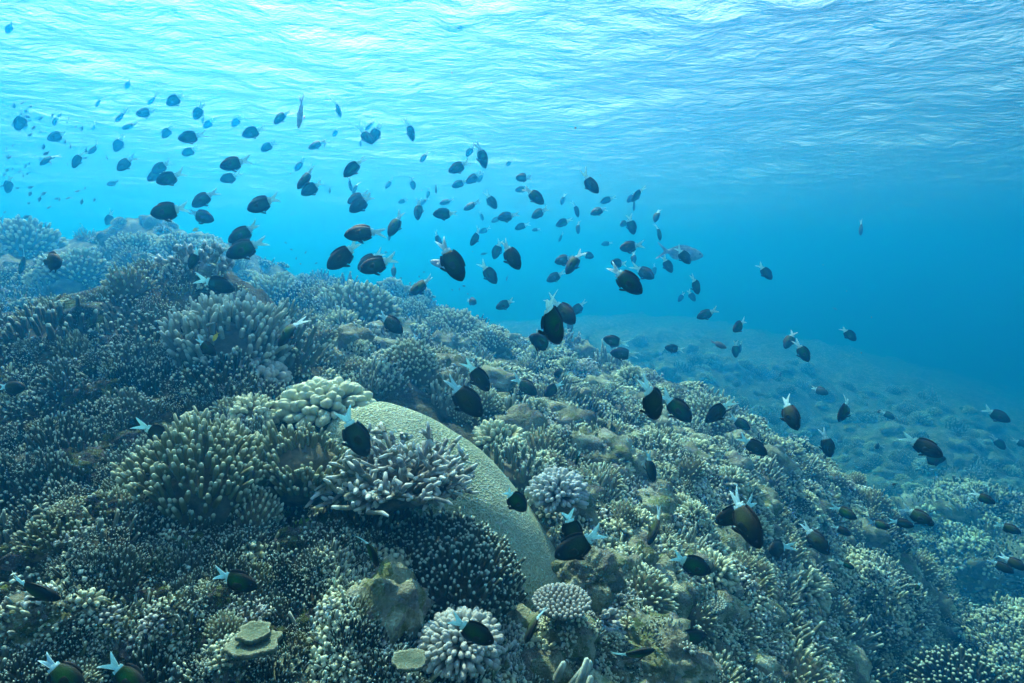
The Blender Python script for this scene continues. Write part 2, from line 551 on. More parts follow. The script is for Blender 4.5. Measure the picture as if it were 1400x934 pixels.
def build_terrain():
    a_in = np.linspace(math.radians(-56), math.radians(56), 620)
    a_out = np.linspace(math.radians(56), math.radians(304), 90)[1:-1]
    ang = np.concatenate([a_in, a_out])
    rad = np.exp(np.linspace(math.log(0.3), math.log(115), 440))
    A, R = np.meshgrid(ang, rad, indexing='xy')
    x = (np.sin(A) * R).ravel(); y = (np.cos(A) * R).ravel()
    z = height(x, y)
    s = len(ang)
    GRID['z'] = z.reshape(R.shape)[:, :620]
    V = np.stack([x, y, z], -1)
    V = np.vstack([V, [[0, 0, float(z[:s].mean())]]])
    g = Geo()
    j = np.arange(s)
    T = np.stack([(j + 1) % s, j, np.full(s, len(V) - 1)], -1)
    Q = ring_faces(len(rad), s)[:, ::-1]
    # shade of the left slope painted into its colour, fading out to the right
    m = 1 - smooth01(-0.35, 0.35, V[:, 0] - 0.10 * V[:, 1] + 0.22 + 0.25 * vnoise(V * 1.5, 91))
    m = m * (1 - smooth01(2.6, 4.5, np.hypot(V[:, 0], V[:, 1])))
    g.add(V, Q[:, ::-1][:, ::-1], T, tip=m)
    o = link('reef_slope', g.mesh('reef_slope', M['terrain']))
    tag(o, 'uneven coral reef slope falling away to the right', None, None, 'structure')
    return o


build_terrain()

def height_fast(x, y):
    """height read back from the finished sheet, for points in front of the camera"""
    x = np.asarray(x, float).ravel(); y = np.asarray(y, float).ravel()
    zz = GRID['z']
    a = (np.arctan2(x, y) / math.radians(112) + 0.5) * 619
    q = (np.log(np.hypot(x, y) + 1e-9) - math.log(0.3)) / (math.log(115) - math.log(0.3)) * 439
    a = np.clip(a, 0, 618.999); q = np.clip(q, 0, 438.999)
    i = q.astype(int); j = a.astype(int); fi = q - i; fj = a - j
    return (zz[i, j] * (1 - fi) + zz[i + 1, j] * fi) * (1 - fj) + (zz[i, j + 1] * (1 - fi) + zz[i + 1, j + 1] * fi) * fj


_ts = np.exp(np.linspace(math.log(0.35), math.log(45), 520))


def hits(px, py):
    """first meeting of each pixel's ray with the reef: points (N x 3) and distances; nan where it meets nothing"""
    px = np.asarray(px, float); py = np.asarray(py, float)
    d = unproj(px, py, np.ones_like(px))
    P = d[:, None, :] * _ts[None, :, None]
    z = height_fast(P[..., 0].ravel(), P[..., 1].ravel()).reshape(P.shape[:2])
    below = P[..., 2] < z
    k = np.argmax(below, 1)
    ok = below.any(1) & (k > 0)
    k = np.maximum(k, 1)
    i = np.arange(len(px))
    f0 = P[i, k - 1, 2] - z[i, k - 1]; f1 = z[i, k] - P[i, k, 2]
    t = _ts[k - 1] + (_ts[k] - _ts[k - 1]) * f0 / (f0 + f1 + 1e-9)
    t = np.where(ok, t, np.nan)
    return d * t[:, None], t


def normals(x, y, e=0.06):
    zx = (height_fast(x + e, y) - height_fast(x - e, y)) / (2 * e)
    zy = (height_fast(x, y + e) - height_fast(x, y - e)) / (2 * e)
    n = np.stack([-zx, -zy, np.ones_like(zx)], -1)
    return n / np.linalg.norm(n, axis=1)[:, None]


# ------------------------------------------------------------------ water surface and water body
SURF = 3.1


def build_surface():
    ang = np.linspace(0, 2 * math.pi, 721)[:-1]
    rad = np.exp(np.linspace(math.log(0.4), math.log(115), 330))
    A, R = np.meshgrid(ang, rad, indexing='xy')
    x = (np.sin(A) * R).ravel(); y = (np.cos(A) * R).ravel()
    c, s_ = math.cos(0.3), math.sin(0.3)
    u = c * x + s_ * y; v = -s_ * x + c * y
    z = np.full_like(x, SURF)
    for lam, amp, st, sd in ((3.6, 0.11, 1.0, 71), (1.2, 0.05, 1.1, 72), (0.5, 0.028, 1.2, 73), (0.22, 0.010, 1.2, 74)):
        z += amp * vnoise(np.stack([u / (lam * st), v / lam, np.zeros_like(u)], -1) * 1.6, sd)
    n = len(ang)
    V = np.vstack([np.stack([x, y, z], -1), [[0, 0, SURF]]])
    j = np.arange(n)
    T = np.stack([(j + 1) % n, j, np.full(n, len(V) - 1)], -1)
    g = Geo(); g.add(V, ring_faces(len(rad), n), T)
    t = NT('water surface'); co = t.coord('Object')
    mp = t.n('ShaderNodeMapping'); mp.inputs['Rotation'].default_value = (0, 0, 0.3); mp.inputs['Scale'].default_value = (0.7, 1.15, 1)
    t.l(co, mp.inputs[0])
    nb = t.bump(t.noise(mp.outputs[0], 2.6, 5, 0.6), 1.0, 0.21)
    nw = t.bump(t.noise(mp.outputs[0], 2.3, 6, 0.62), 1.0, 0.17)
    # shallow angles mirror the deep water, steeper ones let the sky through; small ripples blur the limit
    lw = t.n('ShaderNodeLayerWeight'); t.l(nw, lw.inputs['Normal'])
    mirror = t.ramp(lw.outputs['Facing'], [(0.45, 0.0), (0.66, 1.0)], 'EASE')
    
    tr = t.n('ShaderNodeBsdfTransparent')
    rf = t.n('ShaderNodeBsdfRefraction'); rf.inputs['Roughness'].default_value = 0.26; rf.inputs['IOR'].default_value = 1.333
    t.l(nb, rf.inputs['Normal'])
    gl = t.n('ShaderNodeBsdfGlossy'); gl.inputs['Roughness'].default_value = 0.12
    t.l(nb, gl.inputs['Normal'])
    m1 = t.n('ShaderNodeMixShader'); m1.inputs[0].default_value = 0.3
    rb = t.n('ShaderNodeBsdfRefraction'); rb.inputs['Roughness'].default_value = 0.8; rb.inputs['IOR'].default_value = 1.333
    t.l(nw, rb.inputs['Normal'])
    m0 = t.n('ShaderNodeMixShader'); m0.inputs[0].default_value = 0.4
    t.l(tr.outputs[0], m0.inputs[1]); t.l(rb.outputs[0], m0.inputs[2])
    t.l(m0.outputs[0], m1.inputs[1]); t.l(rf.outputs[0], m1.inputs[2])
    tl = t.n('ShaderNodeBsdfTranslucent'); tl.inputs['Color'].default_value = (0.95, 0.95, 0.95, 1)
    t.l(nb, tl.inputs['Normal'])
    m3 = t.n('ShaderNodeMixShader'); m3.inputs[0].default_value = 0.05
    t.l(m1.outputs[0], m3.inputs[1]); t.l(tl.outputs[0], m3.inputs[2]); m1 = m3
    m2 = t.n('ShaderNodeMixShader')
    t.l(mirror, m2.inputs[0]); t.l(m1.outputs[0], m2.inputs[1]); t.l(gl.outputs[0], m2.inputs[2])
    o = link('water_surface', g.mesh('water_surface', t.done(m2)))
    tag(o, 'rippled bright water surface seen from below', None, None, 'structure')


build_surface()


def build_haze():
    lo = np.array([-120, -120, -30.0]); hi = np.array([120, 120, SURF + 0.5])
    V = [[(hi if i & 1 else lo)[0], (hi if i & 2 else lo)[1], (hi if i & 4 else lo)[2]] for i in range(8)]
    Q = [[0, 2, 3, 1], [4, 5, 7, 6], [0, 1, 5, 4], [2, 6, 7, 3], [0, 4, 6, 2], [1, 3, 7, 5]]
    g = Geo(); g.add(V, Q)
    t = NT('sea water')
    pv = t.n('ShaderNodeVolumePrincipled')
    pv.inputs['Color'].default_value = (0.003, 0.124, 0.30, 1)
    pv.inputs['Absorption Color'].default_value = (0.19, 0.45, 0.36, 1)
    pv.inputs['Density'].default_value = 0.172
    pv.inputs['Anisotropy'].default_value = 0.68
    t.l(pv.outputs[0], t.out.inputs['Volume'])
    o = link('haze', g.mesh('haze', t.m, smooth=False))
    tag(o, 'clear blue sea water filling the whole place', None, None, 'stuff')


build_haze()


# ------------------------------------------------------------------ coral builders (unit: metres, base at the origin)
def lump(g, r, squash=0.7, sub=3, rough=0.2, freq=2.0, seed=0, off=(0, 0, 0), tint=0.0, tip=0.0, fine=0.0):
    V, T = ICO[sub]
    n = vnoise(V * freq + seed * 3.7, seed) * rough + vnoise(V * freq * 2.7 + seed, seed + 1) * rough * 0.45
    if fine:
        n = n + fine * vnoise(V * freq * 4.5 + seed, seed + 2) + fine * 0.8 * vnoise(V * freq * 9 + seed, seed + 3)
        if sub >= 5:
            n = n + fine * 0.45 * vnoise(V * freq * 20 + seed, seed + 4)
    P = V * (1 + n)[:, None] * np.array([r, r, r * squash]) + np.array(off)
    g.add(P, None, T, tip=tip, tint=tint)


def skirt_fingers(g, rg, r, dome, n, hmin, hmax, rad, sides, tint):
    for _ in range(n):
        ph = rg.uniform(0, 6.283); zz = rg.uniform(-0.45, 0.45); q = math.sqrt(1 - zz * zz)
        o = np.array([math.cos(ph) * q * r * 0.84, math.sin(ph) * q * r * 0.84, zz * r * dome * 0.84 - 0.02])
        d = np.array([math.cos(ph) * 0.7, math.sin(ph) * 0.7, 0.8]) + rg.normal(0, 0.15, 3); d /= np.linalg.norm(d)
        h = rg.uniform(hmin, hmax) * 0.8; t = np.linspace(0, 1, 5)
        tube(g, o + d * (t * h)[:, None], rad * rg.uniform(0.75, 1.25) * np.array([0.95, 1.0, 1.0, 0.92, 0.6]), sides, tint=tint)


def finger_clump(r=0.12, n=90, hmin=0.04, hmax=0.1, rad=0.0065, sides=6, seed=0, splay=0.45, dome=0.4, rings=5, base=True, tint=0.0):
    rg = np.random.default_rng(seed)
    g = Geo()
    if base:
        lump(g, r * 0.86, dome * 0.95, 3 if n > 40 else 2, 0.25, 2.2, seed, (0, 0, -0.02), tint)
    if n >= 200:
        skirt_fingers(g, rg, r, dome, int(n * 0.7), hmin, hmax, rad, sides, tint)
    i = np.arange(n) + 0.5
    rr = np.sqrt(i / n) * r; ph = i * 2.399963 + rg.uniform(0, 6)
    for k in range(n):
        a = rr[k] / r
        x = rr[k] * math.cos(ph[k]) + rg.normal(0, r * 0.035); y = rr[k] * math.sin(ph[k]) + rg.normal(0, r * 0.035)
        z = r * dome * math.sqrt(max(0, 1 - a * a)) * 0.9 - 0.015
        lo = float(vnoise(np.array([[x / r * 1.6 + seed, y / r * 1.6, 0.5]]), seed)[0])
        if lo < -0.42 - 0.3 * rg.random():
            continue
        h = rg.uniform(hmin, hmax) * (1.0 - 0.35 * a) * (1.0 + 0.75 * lo)
        d = np.array([math.cos(ph[k]) * a * splay + rg.normal(0, 0.12), math.sin(ph[k]) * a * splay + rg.normal(0, 0.12), 1.0])
        d /= np.linalg.norm(d)
        bend = np.array([rg.normal(0, 0.1), rg.normal(0, 0.1), 0]) * h
        t = np.linspace(0, 1, rings)
        q = rad * rg.uniform(0.75, 1.25)
        P = np.array([x, y, z]) + d * (t * h)[:, None] + bend * (t ** 2)[:, None]
        R = q * np.interp(t, [0, 0.6, 0.85, 1.0], [0.95, 1.0, 0.95, 0.6])
        tube(g, P, R, sides, tint=tint)
        if rings >= 5 and rg.random() < 0.35:      # a side knob
            m = P[rings // 2]; e = np.array([rg.normal(), rg.normal(), 0.9]); e /= np.linalg.norm(e)
            tt = np.linspace(0, 1, 4)
            tube(g, m + e * (tt * h * 0.4)[:, None], q * np.array([0.8, 0.75, 0.65, 0.35]), sides, tint=tint)
    return g


def knob_head(r=0.09, n=110, seed=0, sides=6, club=1.35, ln=0.45, thick=0.085, zmin=-0.1, squash=0.85, fork=True, sub=3, tint=0.0):
    """cauliflower coral: stubby clubbed branches radiating from a core"""
    rg = np.random.default_rng(seed)
    g = Geo()
    lump(g, r * 0.62, squash, sub, 0.15, 2.0, seed, (0, 0, r * 0.1), tint)
    for d in fib_dirs(n, zmin, rg):
        d = d + rg.normal(0, 0.09, 3); d /= np.linalg.norm(d)
        L = r * rg.uniform(0.9, 1.08); a = r * (1 - ln)
        q = r * thick * rg.uniform(0.8, 1.25)
        s = np.array([1, 1, squash])
        for f in range(2 if fork and rg.random() < 0.6 else 1):
            e = d if f == 0 else d + rg.normal(0, 0.17, 3)
            e = e / np.linalg.norm(e)
            P = np.array([d * a * 0.8, d * a + (e - d) * a * 0.3, e * (L * 0.9), e * L]) * s + np.array([0, 0, r * 0.1])
            tube(g, P, q * np.array([0.8, 0.95, club, club * 0.72]), sides, tip=[0, 0.3, 0.8, 1.0], tint=tint, squash=rg.uniform(0.6, 1.0))
    return g


def stag_clump(r=0.13, n=46, seed=0, rad=0.0075, sides=6, tint=0.0):
    """irregular knobbly branches, each forked two or three times"""
    rg = np.random.default_rng(seed)
    g = Geo()
    lump(g, r * 0.6, 0.4, 3, 0.3, 2.2, seed, (0, 0, 0), tint)
    for d in fib_dirs(n, 0.05, rg):
        d = d + rg.normal(0, 0.15, 3); d[2] = abs(d[2]) * 0.8 + 0.1; d /= np.linalg.norm(d)
        p0 = d * r * np.array([0.55, 0.55, 0.2]); L = r * rg.uniform(0.35, 0.6); q = rad * rg.uniform(0.8, 1.3)
        t = np.linspace(0, 1, 4)
        P = p0 + d * (t * L)[:, None] + rg.normal(0, 0.06 * r, (4, 3)) * t[:, None]
        tube(g, P, q * np.array([1.3, 1.15, 1.0, 0.7]), sides, tip=[0, 0.2, 0.5, 0.9], tint=tint)
        for b in range(rg.integers(3, 6)):
            e = d * 0.6 + rg.normal(0, 0.55, 3); e[2] += 0.25; e /= np.linalg.norm(e)
            m = P[rg.integers(1, 4)]; l2 = r * rg.uniform(0.12, 0.28)
            tube(g, m + e * (t * l2)[:, None] + rg.normal(0, 0.02 * r, (4, 3)) * t[:, None], q * np.array([0.95, 0.9, 0.85, 0.5]), sides, tip=[0.2, 0.5, 0.85, 1.0], tint=tint)
    return g


def bush_head(r=0.2, n=170, seed=0, sides=5, tint=0.0, squash=0.8):
    """dense dome of short stubs, as the larger heads on the ridge"""
    rg = np.random.default_rng(seed)
    g = Geo()
    V, T = ICO[3]
    nn = vnoise(V * 2.0 + seed, seed) * 0.22
    g.add(V * (0.84 * (1 + nn))[:, None] * np.array([r, r, r * squash]), None, T, tint=tint)
    for d in fib_dirs(n, -0.15, rg):
        k = float(1 + vnoise((d * 2.0 + seed)[None], seed)[0] * 0.22)
        e = d + rg.normal(0, 0.12, 3) + np.array([0, 0, 0.35]); e /= np.linalg.norm(e)
        p0 = d * r * 0.78 * k * np.array([1, 1, squash]); L = r * rg.uniform(0.14, 0.34); q = r * rg.uniform(0.03, 0.055)
        P = p0 + e * (np.array([0, 0.55, 0.9, 1.0]) * L)[:, None]
        tube(g, P, q * np.array([1, 1.05, 0.95, 0.55]), sides, tip=[0, 0.4, 0.85, 1], tint=tint)
    return g


def plate_coral(r=0.06, seed=0, lobes=5, tiers=2):
    rg = np.random.default_rng(seed)
    g = Geo()
    for k in range(tiers):
        R0 = r * (1 - 0.35 * k); N = 84; K = 9
        th = np.arange(N) * 2 * math.pi / N
        edge = R0 * (1 + 0.07 * np.sin(th * lobes + rg.uniform(0, 6)) + 0.012 * np.sin(th * (4 * lobes + 1) + rg.uniform(0, 6)))
        edge = edge * (1 + 0.22 * vnoise(np.stack([np.cos(th) * 2.3 + seed, np.sin(th) * 2.3, np.full(N, k * 3.0)], -1), seed) + 0.06 * vnoise(np.stack([np.cos(th) * 8, np.sin(th) * 8, np.full(N, seed)], -1), seed + 1))
        off = np.array([rg.normal(0, 0.25 * r) * k, rg.normal(0, 0.25 * r) * k, 0.012 + 0.018 * k])
        tt = np.concatenate([np.linspace(0.02, 1, K), [1.0, 0.6, 0.1]])
        zz = np.concatenate([0.10 * R0 * np.linspace(0, 1, K) ** 2, [-0.006, -0.02, -0.03]])
        V = np.stack([edge[None] * tt[:, None] * np.cos(th), edge[None] * tt[:, None] * np.sin(th), np.repeat(zz[:, None], N, 1) + 0.05 * R0 * np.sin(3 * th + k)[None] * tt[:, None]], -1)
        tip = np.repeat(np.concatenate([np.linspace(0, 1, K), [0.3, 0, 0]]), N)
        V = V.reshape(-1, 3) + off
        V = np.vstack([V, V[:N].mean(0)])
        j = np.arange(N)
        g.add(V, ring_faces(len(tt), N), np.stack([(j + 1) % N, j, np.full(N, len(V) - 1)], -1), tip=np.append(tip, 0))
    return g


def frame_of(n, yaw, tilt=0.5):
    """rotation whose Z axis leans from vertical towards n"""
    z = np.array([0, 0, 1.0]) * (1 - tilt) + n * tilt; z /= np.linalg.norm(z)
    x = np.array([math.cos(yaw), math.sin(yaw), 0]); x = x - z * (x @ z); x /= np.linalg.norm(x)
    return np.stack([x, np.cross(z, x), z], 1)


def place(o, p, R, s):
    m = Matrix([[R[i, j] * s[j] for j in range(3)] + [p[i]] for i in range(3)] + [[0, 0, 0, 1]])
    o.matrix_world = m
    return o


# ------------------------------------------------------------------ landmark corals
LAND = []      # pixel, pixel radius of what is already taken by a landmark


def landmark(name, g, mat, px, py, wpx, native_r, label, cat='coral', tilt=0.4, depth=None, yaw=None, group=None, hscale=1.0, lift=0.0, mound=None):
    """place a colony about wpx photo pixels wide with its foot at pixel (px, py)"""
    if depth is None:
        P, t = hits([px], [py]); p, d = P[0], float(t[0])
        n = normals(P[:, 0], P[:, 1], 0.12)[0]
    else:
        p, d = unproj([px], [py], [depth])[0], depth; n = np.array([0, 0, 1.0])
    s = wpx / 2 * d / FOC / native_r
    o = link(name, g.mesh(name, mat))
    place(o, p + np.array([0, 0, lift]), frame_of(n, yaw if yaw is not None else random.uniform(0, 6.28), tilt), (s, s, s * hscale))
    tag(o, label, cat, group)
    LAND.append((px, py - wpx * 0.25, wpx * 0.42))
    return o


# the green honeycomb mound: a long leaning ellipsoid, lumpy, its front hidden by finger coral
def build_mound():
    V, T = ICO[5]
    V = V.copy()
    n = vnoise(V * 1.7 + 3, 81) * 0.06 + vnoise(V * 4.1, 82) * 0.02
    c = unproj([628], [766], [1.86])[0]
    k = 1.86 / FOC
    a = np.array([235, -318]); a = a / np.hypot(*a)       # long axis in the picture plane (x right, y up)
    e1 = a[0] * CR + a[1] * CU
    e2 = -a[1] * CR + a[0] * CU
    e3 = CF
    R = np.stack([e1, e2, e3], 1)
    P = V * (1 + n)[:, None]
    P[:, 1] -= 0.16 * (P[:, 0] ** 2 - 0.35)                # the ridge bows outward along its length
    S = np.array([262 * k, 114 * k, 0.26])
    W = (P * S) @ R.T
    g = Geo(); g.add(W, None, T)
    o = link('honeycomb_coral', g.mesh('honeycomb_coral', M['mound']))
    o.location = c
    tag(o, 'large smooth pale green mound coral with fine honeycomb surface', 'coral')
    return o


build_mound()
MOUND_POLY = [(470, 540), (520, 525), (580, 535), (640, 575), (700, 635), (745, 700), (775, 750), (750, 840), (715, 875), (690, 800), (640, 700), (560, 640), (500, 600)]


def in_poly(x, y, poly):
    c = False; j = len(poly) - 1
    for i in range(len(poly)):
        xi, yi = poly[i]; xj, yj = poly[j]
        if (yi > y) != (yj > y) and x < (xj - xi) * (y - yi) / (yj - yi) + xi:
            c = not c
        j = i
    return c


landmark('cauliflower_coral', knob_head(0.1, 120, 101, thick=0.085, squash=0.75), M['knob_beige'], 447, 568, 128, 0.1, 'beige cauliflower coral with stubby branches touching the top end of the green mound', depth=1.9, hscale=0.9)
landmark('cauliflower_coral', knob_head(0.1, 150, 102, thick=0.07, club=1.25), M['knob_lavender'], 762, 682, 84, 0.1, 'grey lavender cauliflower coral right of the green mound beside its lower bend', depth=1.95)
landmark('cauliflower_coral', knob_head(0.1, 190, 103, thick=0.062, club=1.3, squash=0.7), M['knob_pale'], 630, 888, 116, 0.1, 'pale pinkish cauliflower coral under the foot of the green mound', depth=1.16)
landmark('cauliflower_coral', knob_head(0.1, 90, 104, thick=0.085, squash=0.6), M['knob_pale'], 352, 520, 84, 0.1, 'pale low knobbed coral left of the beige cauliflower coral')
landmark('cauliflower_coral', knob_head(0.1, 130, 105, thick=0.07, squash=0.75), M['knob_beige'], 345, 572, 74, 0.1, 'grey beige rounded coral between olive fingers and beige cauliflower coral')
landmark('branching_coral', stag_clump(0.13, 120, 106, 0.0048), M['stag_lilac'], 545, 668, 196, 0.13, 'lilac white branching coral with ragged knobbly tips lying against the green mound', depth=1.5, hscale=0.85)
landmark('branching_coral', stag_clump(0.13, 40, 107), M['stag_lilac'], 845, 822, 62, 0.13, 'small lilac branching coral right of the brown folded rock')
landmark('finger_coral', finger_clump(0.13, 300, 0.035, 0.075, 0.0050, seed=108, dome=0.75, splay=0.6), M['finger_olive'], 272, 660, 168, 0.13, 'large olive finger coral with pale rounded tips on the left slope', depth=1.38)
landmark('finger_coral', finger_clump(0.12, 240, 0.035, 0.075, 0.0052, seed=109, dome=0.75, splay=0.6), M['finger_olive'], 412, 640, 122, 0.12, 'olive finger coral just left of the lilac branching coral', depth=1.5)
landmark('finger_coral', finger_clump(0.12, 230, 0.03, 0.075, 0.0050, seed=110, dome=0.7), M['finger_grey'], 312, 470, 150, 0.12, 'tall grey finger coral crowning the left slope under the far heads')
# the big dark colony in front of the mound
g = finger_clump(0.24, 800, 0.03, 0.065, 0.0056, seed=111, dome=0.72, splay=0.7)
landmark('finger_coral', g, M['finger_dark'], 604, 800, 214, 0.24, 'broad dark finger coral dome with tiny pale tips in front of the green mound', depth=1.46, tilt=0.0)
# table coral on its rock
rk = Geo(); lump(rk, 0.1, 0.85, 4, 0.22, 2.0, 7, fine=0.05)
landmark('reef_rock', rk, M['rock'], 778, 870, 84, 0.1, 'undercut reef rock carrying the small pale table coral', 'rock', depth=1.47)
tb = Geo()
V, T = ICO[3]
tb.add(V * np.array([0.095, 0.095, 0.02]), None, T)
for d in fib_dirs(130, -0.05):
    e = d * np.array([0.35, 0.35, 1.0]) + rng.normal(0, 0.08, 3); e[2] = abs(e[2]) + 0.25; e /= np.linalg.norm(e)
    tube(tb, d * np.array([0.09, 0.09, 0.014]) + e * (np.array([0, 0.5, 0.9, 1]) * 0.026)[:, None], 0.0068 * np.array([1, 1.1, 1, 0.6]), 6, tip=[0, 0.5, 0.85, 1])
landmark('table_coral', tb, M['knob_pale'], 768, 826, 74, 0.1, 'small pale table coral with rounded knobs on an undercut rock', depth=1.42, tilt=0)
fr_ = Geo(); lump(fr_, 0.1, 1.0, 5, 0.34, 2.0, 13, fine=0.10)
landmark('folded_coral', fr_, M['rock'], 806, 792, 74, 0.1, 'brown folded leathery coral under the two overlapping fish beside the mound', depth=1.62, hscale=1.0)
tb2 = Geo(); tb2.add(V * np.array([0.09, 0.09, 0.022]), None, T)
for d in fib_dirs(120, 0):
    tube(tb2, d * np.array([0.086, 0.086, 0.018]) + np.array([0, 0, 1.0]) * (np.array([0, 0.6, 1]) * 0.018)[:, None], 0.0055 * np.array([1, 1, 0.6]), 5, tip=[0, 0.6, 1])
landmark('table_coral', tb2, M['finger_grey'], 968, 833, 48, 0.09, 'small dark table coral dotted with pale tips low on the right slope', tilt=0, lift=0.02)
lb = Geo(); lump(lb, 0.1, 0.9, 4, 0.12, 2.2, 17)
landmark('lobed_coral', lb, M['plate'], 914, 698, 34, 0.1, 'small round green coral below the thin diving fish')
landmark('plate_coral', plate_coral(0.06, 21, 5, 2), M['plate'], 346, 892, 66, 0.06, 'pale green lobed plate coral at the bottom left of the pinkish coral', tilt=0.7, depth=1.0, lift=0.01)
landmark('plate_coral', plate_coral(0.05, 22, 4, 1), M['plate'], 560, 915, 42, 0.05, 'small round green plate coral at the foot of the pinkish coral', tilt=0.6, depth=1.0, lift=0.01)
landmark('plate_coral', plate_coral(0.05, 24, 6, 2), M['plate'], 395, 925, 48, 0.05, 'green crusted plate coral on the bottom edge beside the lobed one', tilt=0.6)
w = Geo(); lump(w, 0.08, 0.8, 4, 0.3, 2.0, 23)
landmark('bleached_coral', w, M['white_lump'], 156, 898, 48, 0.09, 'white bleached coral lump on the bottom left rocks', tilt=0.2)
for (px, py, wp, sd, lab) in ((232, 858, 66, 25, 'rounded rock with speckled crust and olive patch near the bottom left'), (150, 858, 56, 26, 'smaller speckled rounded rock left of the olive patched one'),
                              (60, 850, 110, 27, 'pale crusted rock behind the dark fish at the left edge'), (305, 905, 60, 28, 'pale crumbly rock left of the lobed plate coral'),
                              (900, 905, 130, 29, 'broad pale rubble rock at the bottom right of centre'), (840, 905, 70, 30, 'lumpy rock under the lowest centre fish')):
    g = Geo(); lump(g, 0.1, 0.75, 5, 0.28, 2.2, sd, fine=0.09)
    landmark('reef_rock', g, M['rock'], px, py, wp, 0.1, lab, 'rock')
landmark('green_sponge', knob_head(0.05, 40, 112, thick=0.16, squash=0.8), M['green_bright'], 415, 724, 30, 0.05, 'small bright green sponge tuft on the dark fingers left of centre', 'sponge', depth=1.42)
landmark('dome_coral', bush_head(0.2, 420, 113, squash=0.85), M['finger_dark'], 1318, 950, 132, 0.22, 'dark stubbly dome coral alone in the bottom right corner', depth=3.3, tilt=0)
g = Geo(); lump(g, 0.5, 0.55, 5, 0.3, 2.2, 31, fine=0.10)
landmark('reef_rock', g, M['rock'], 1430, 900, 150, 0.5, 'brown rock ledge cut by the right edge above the dome coral', 'rock', depth=4.4)
g = Geo(); lump(g, 0.5, 0.6, 5, 0.32, 2.4, 32, fine=0.12)
landmark('reef_rock', g, M['rock'], 1340, 790, 200, 0.5, 'big overhanging reef block above the dark hollow on the right', 'rock', depth=8.2, lift=0.5)
g = Geo(); lump(g, 0.5, 0.7, 5, 0.32, 2.4, 33, fine=0.12)
landmark('reef_rock', g, M['rock'], 1165, 810, 120, 0.5, 'reef block left of the dark hollow', 'rock', depth=4.0)
# heads standing on the ridge
for i, (px, py, wp, lab) in enumerate((
        (490, 432, 112, 'tall bushy coral head standing out against blue water near mid ridge'),
        (183, 345, 62, 'round distant coral head left of the yellow fish'),
        (243, 352, 66, 'distant coral head right under the yellow fish'),
        (308, 362, 46, 'small faint coral head right of the yellow fish'),
        (105, 378, 86, 'bushy coral head behind the two fish at the left edge'),
        (30, 345, 100, 'wide hazy coral head at the left end of the far ridge'),
        (375, 410, 84, 'low rounded coral head left of the tall bushy one'),
        (560, 432, 50, 'small coral head just right of the tall bushy one'),
        (620, 452, 74, 'low domed coral head on the ridge over the blue drop'),
        (668, 470, 56, 'flat domed coral head further down the ridge'),
        (960, 572, 76, 'bushy coral head on the ridge behind the close pair of fish'),
        (560, 500, 80, 'brown bushy head above the green mound'),
        (655, 555, 66, 'grey bushy head just above the upper mound edge'))):
    landmark('coral_head', bush_head(0.2, 230, 120 + i), M['bush'], px, py, wp, 0.2, lab, tilt=0.1)
landmark('cauliflower_coral', knob_head(0.1, 100, 140, thick=0.075), M['knob_pale'], 797, 515, 44, 0.1, 'pale flat topped coral on the crest behind the mound')
landmark('cauliflower_coral', knob_head(0.1, 100, 141, thick=0.075), M['knob_beige'], 760, 598, 36, 0.1, 'small cream coral knob above the lavender coral')
landmark('cauliflower_coral', knob_head(0.1, 100, 142, thick=0.075), M['knob_beige'], 562, 488, 46, 0.1, 'cream knobbed coral tucked behind the top of the mound')

# ------------------------------------------------------------------ smaller colonies all over the slope
VAR = {}
VAR['finger'] = [finger_clump(0.12, 130, 0.03, 0.08, 0.0052, seed=200 + i, dome=0.5).mesh('finger_coral', M['finger_dark']) for i in range(4)]
VAR['olive'] = [finger_clump(0.12, 120, 0.03, 0.08, 0.0054, seed=210 + i, dome=0.5).mesh('finger_coral', M['finger_olive']) for i in range(2)]
VAR['grey'] = [finger_clump(0.12, 120, 0.03, 0.08, 0.0054, seed=220 + i, dome=0.5).mesh('finger_coral', M['finger_grey']) for i in range(2)]
VAR['knob'] = [knob_head(0.1, 180, 230 + i, thick=0.052, squash=0.75).mesh('cauliflower_coral', M['knob_beige' if i % 2 else 'knob_lavender']) for i in range(4)]
VAR['stag'] = [stag_clump(0.13, 34, 240 + i).mesh('branching_coral', M['stag_lilac']) for i in range(2)]
VAR['bush'] = [bush_head(0.12, 150, 250 + i).mesh('bushy_coral', M['bush']) for i in range(3)]


def rockg(i):
    g = Geo(); lump(g, 0.1, 0.7, 4, 0.3, 2.2, 260 + i, fine=0.11)
    return g


VAR['rock'] = [rockg(i).mesh('reef_rock', M['rock']) for i in range(4)]
VAR['shaderock'] = [rockg(10 + i).mesh('reef_rock', M['rock_shade']) for i in range(3)]
NAMES = dict(shaderock='reef_rock', finger='finger_coral', olive='finger_coral', grey='finger_coral', knob='cauliflower_coral', stag='branching_coral', bush='bushy_coral', rock='reef_rock')
NATIVE = dict(shaderock=0.1, finger=0.12, olive=0.12, grey=0.12, knob=0.1, stag=0.13, bush=0.12, rock=0.1)


def zone_of(px, py):
    if px < 430 and py > 400: return 'left'
    if 430 <= px < 720 and py > 660: return 'front'
    if px < 1150 and py > 560: return 'right'
    return 'far'


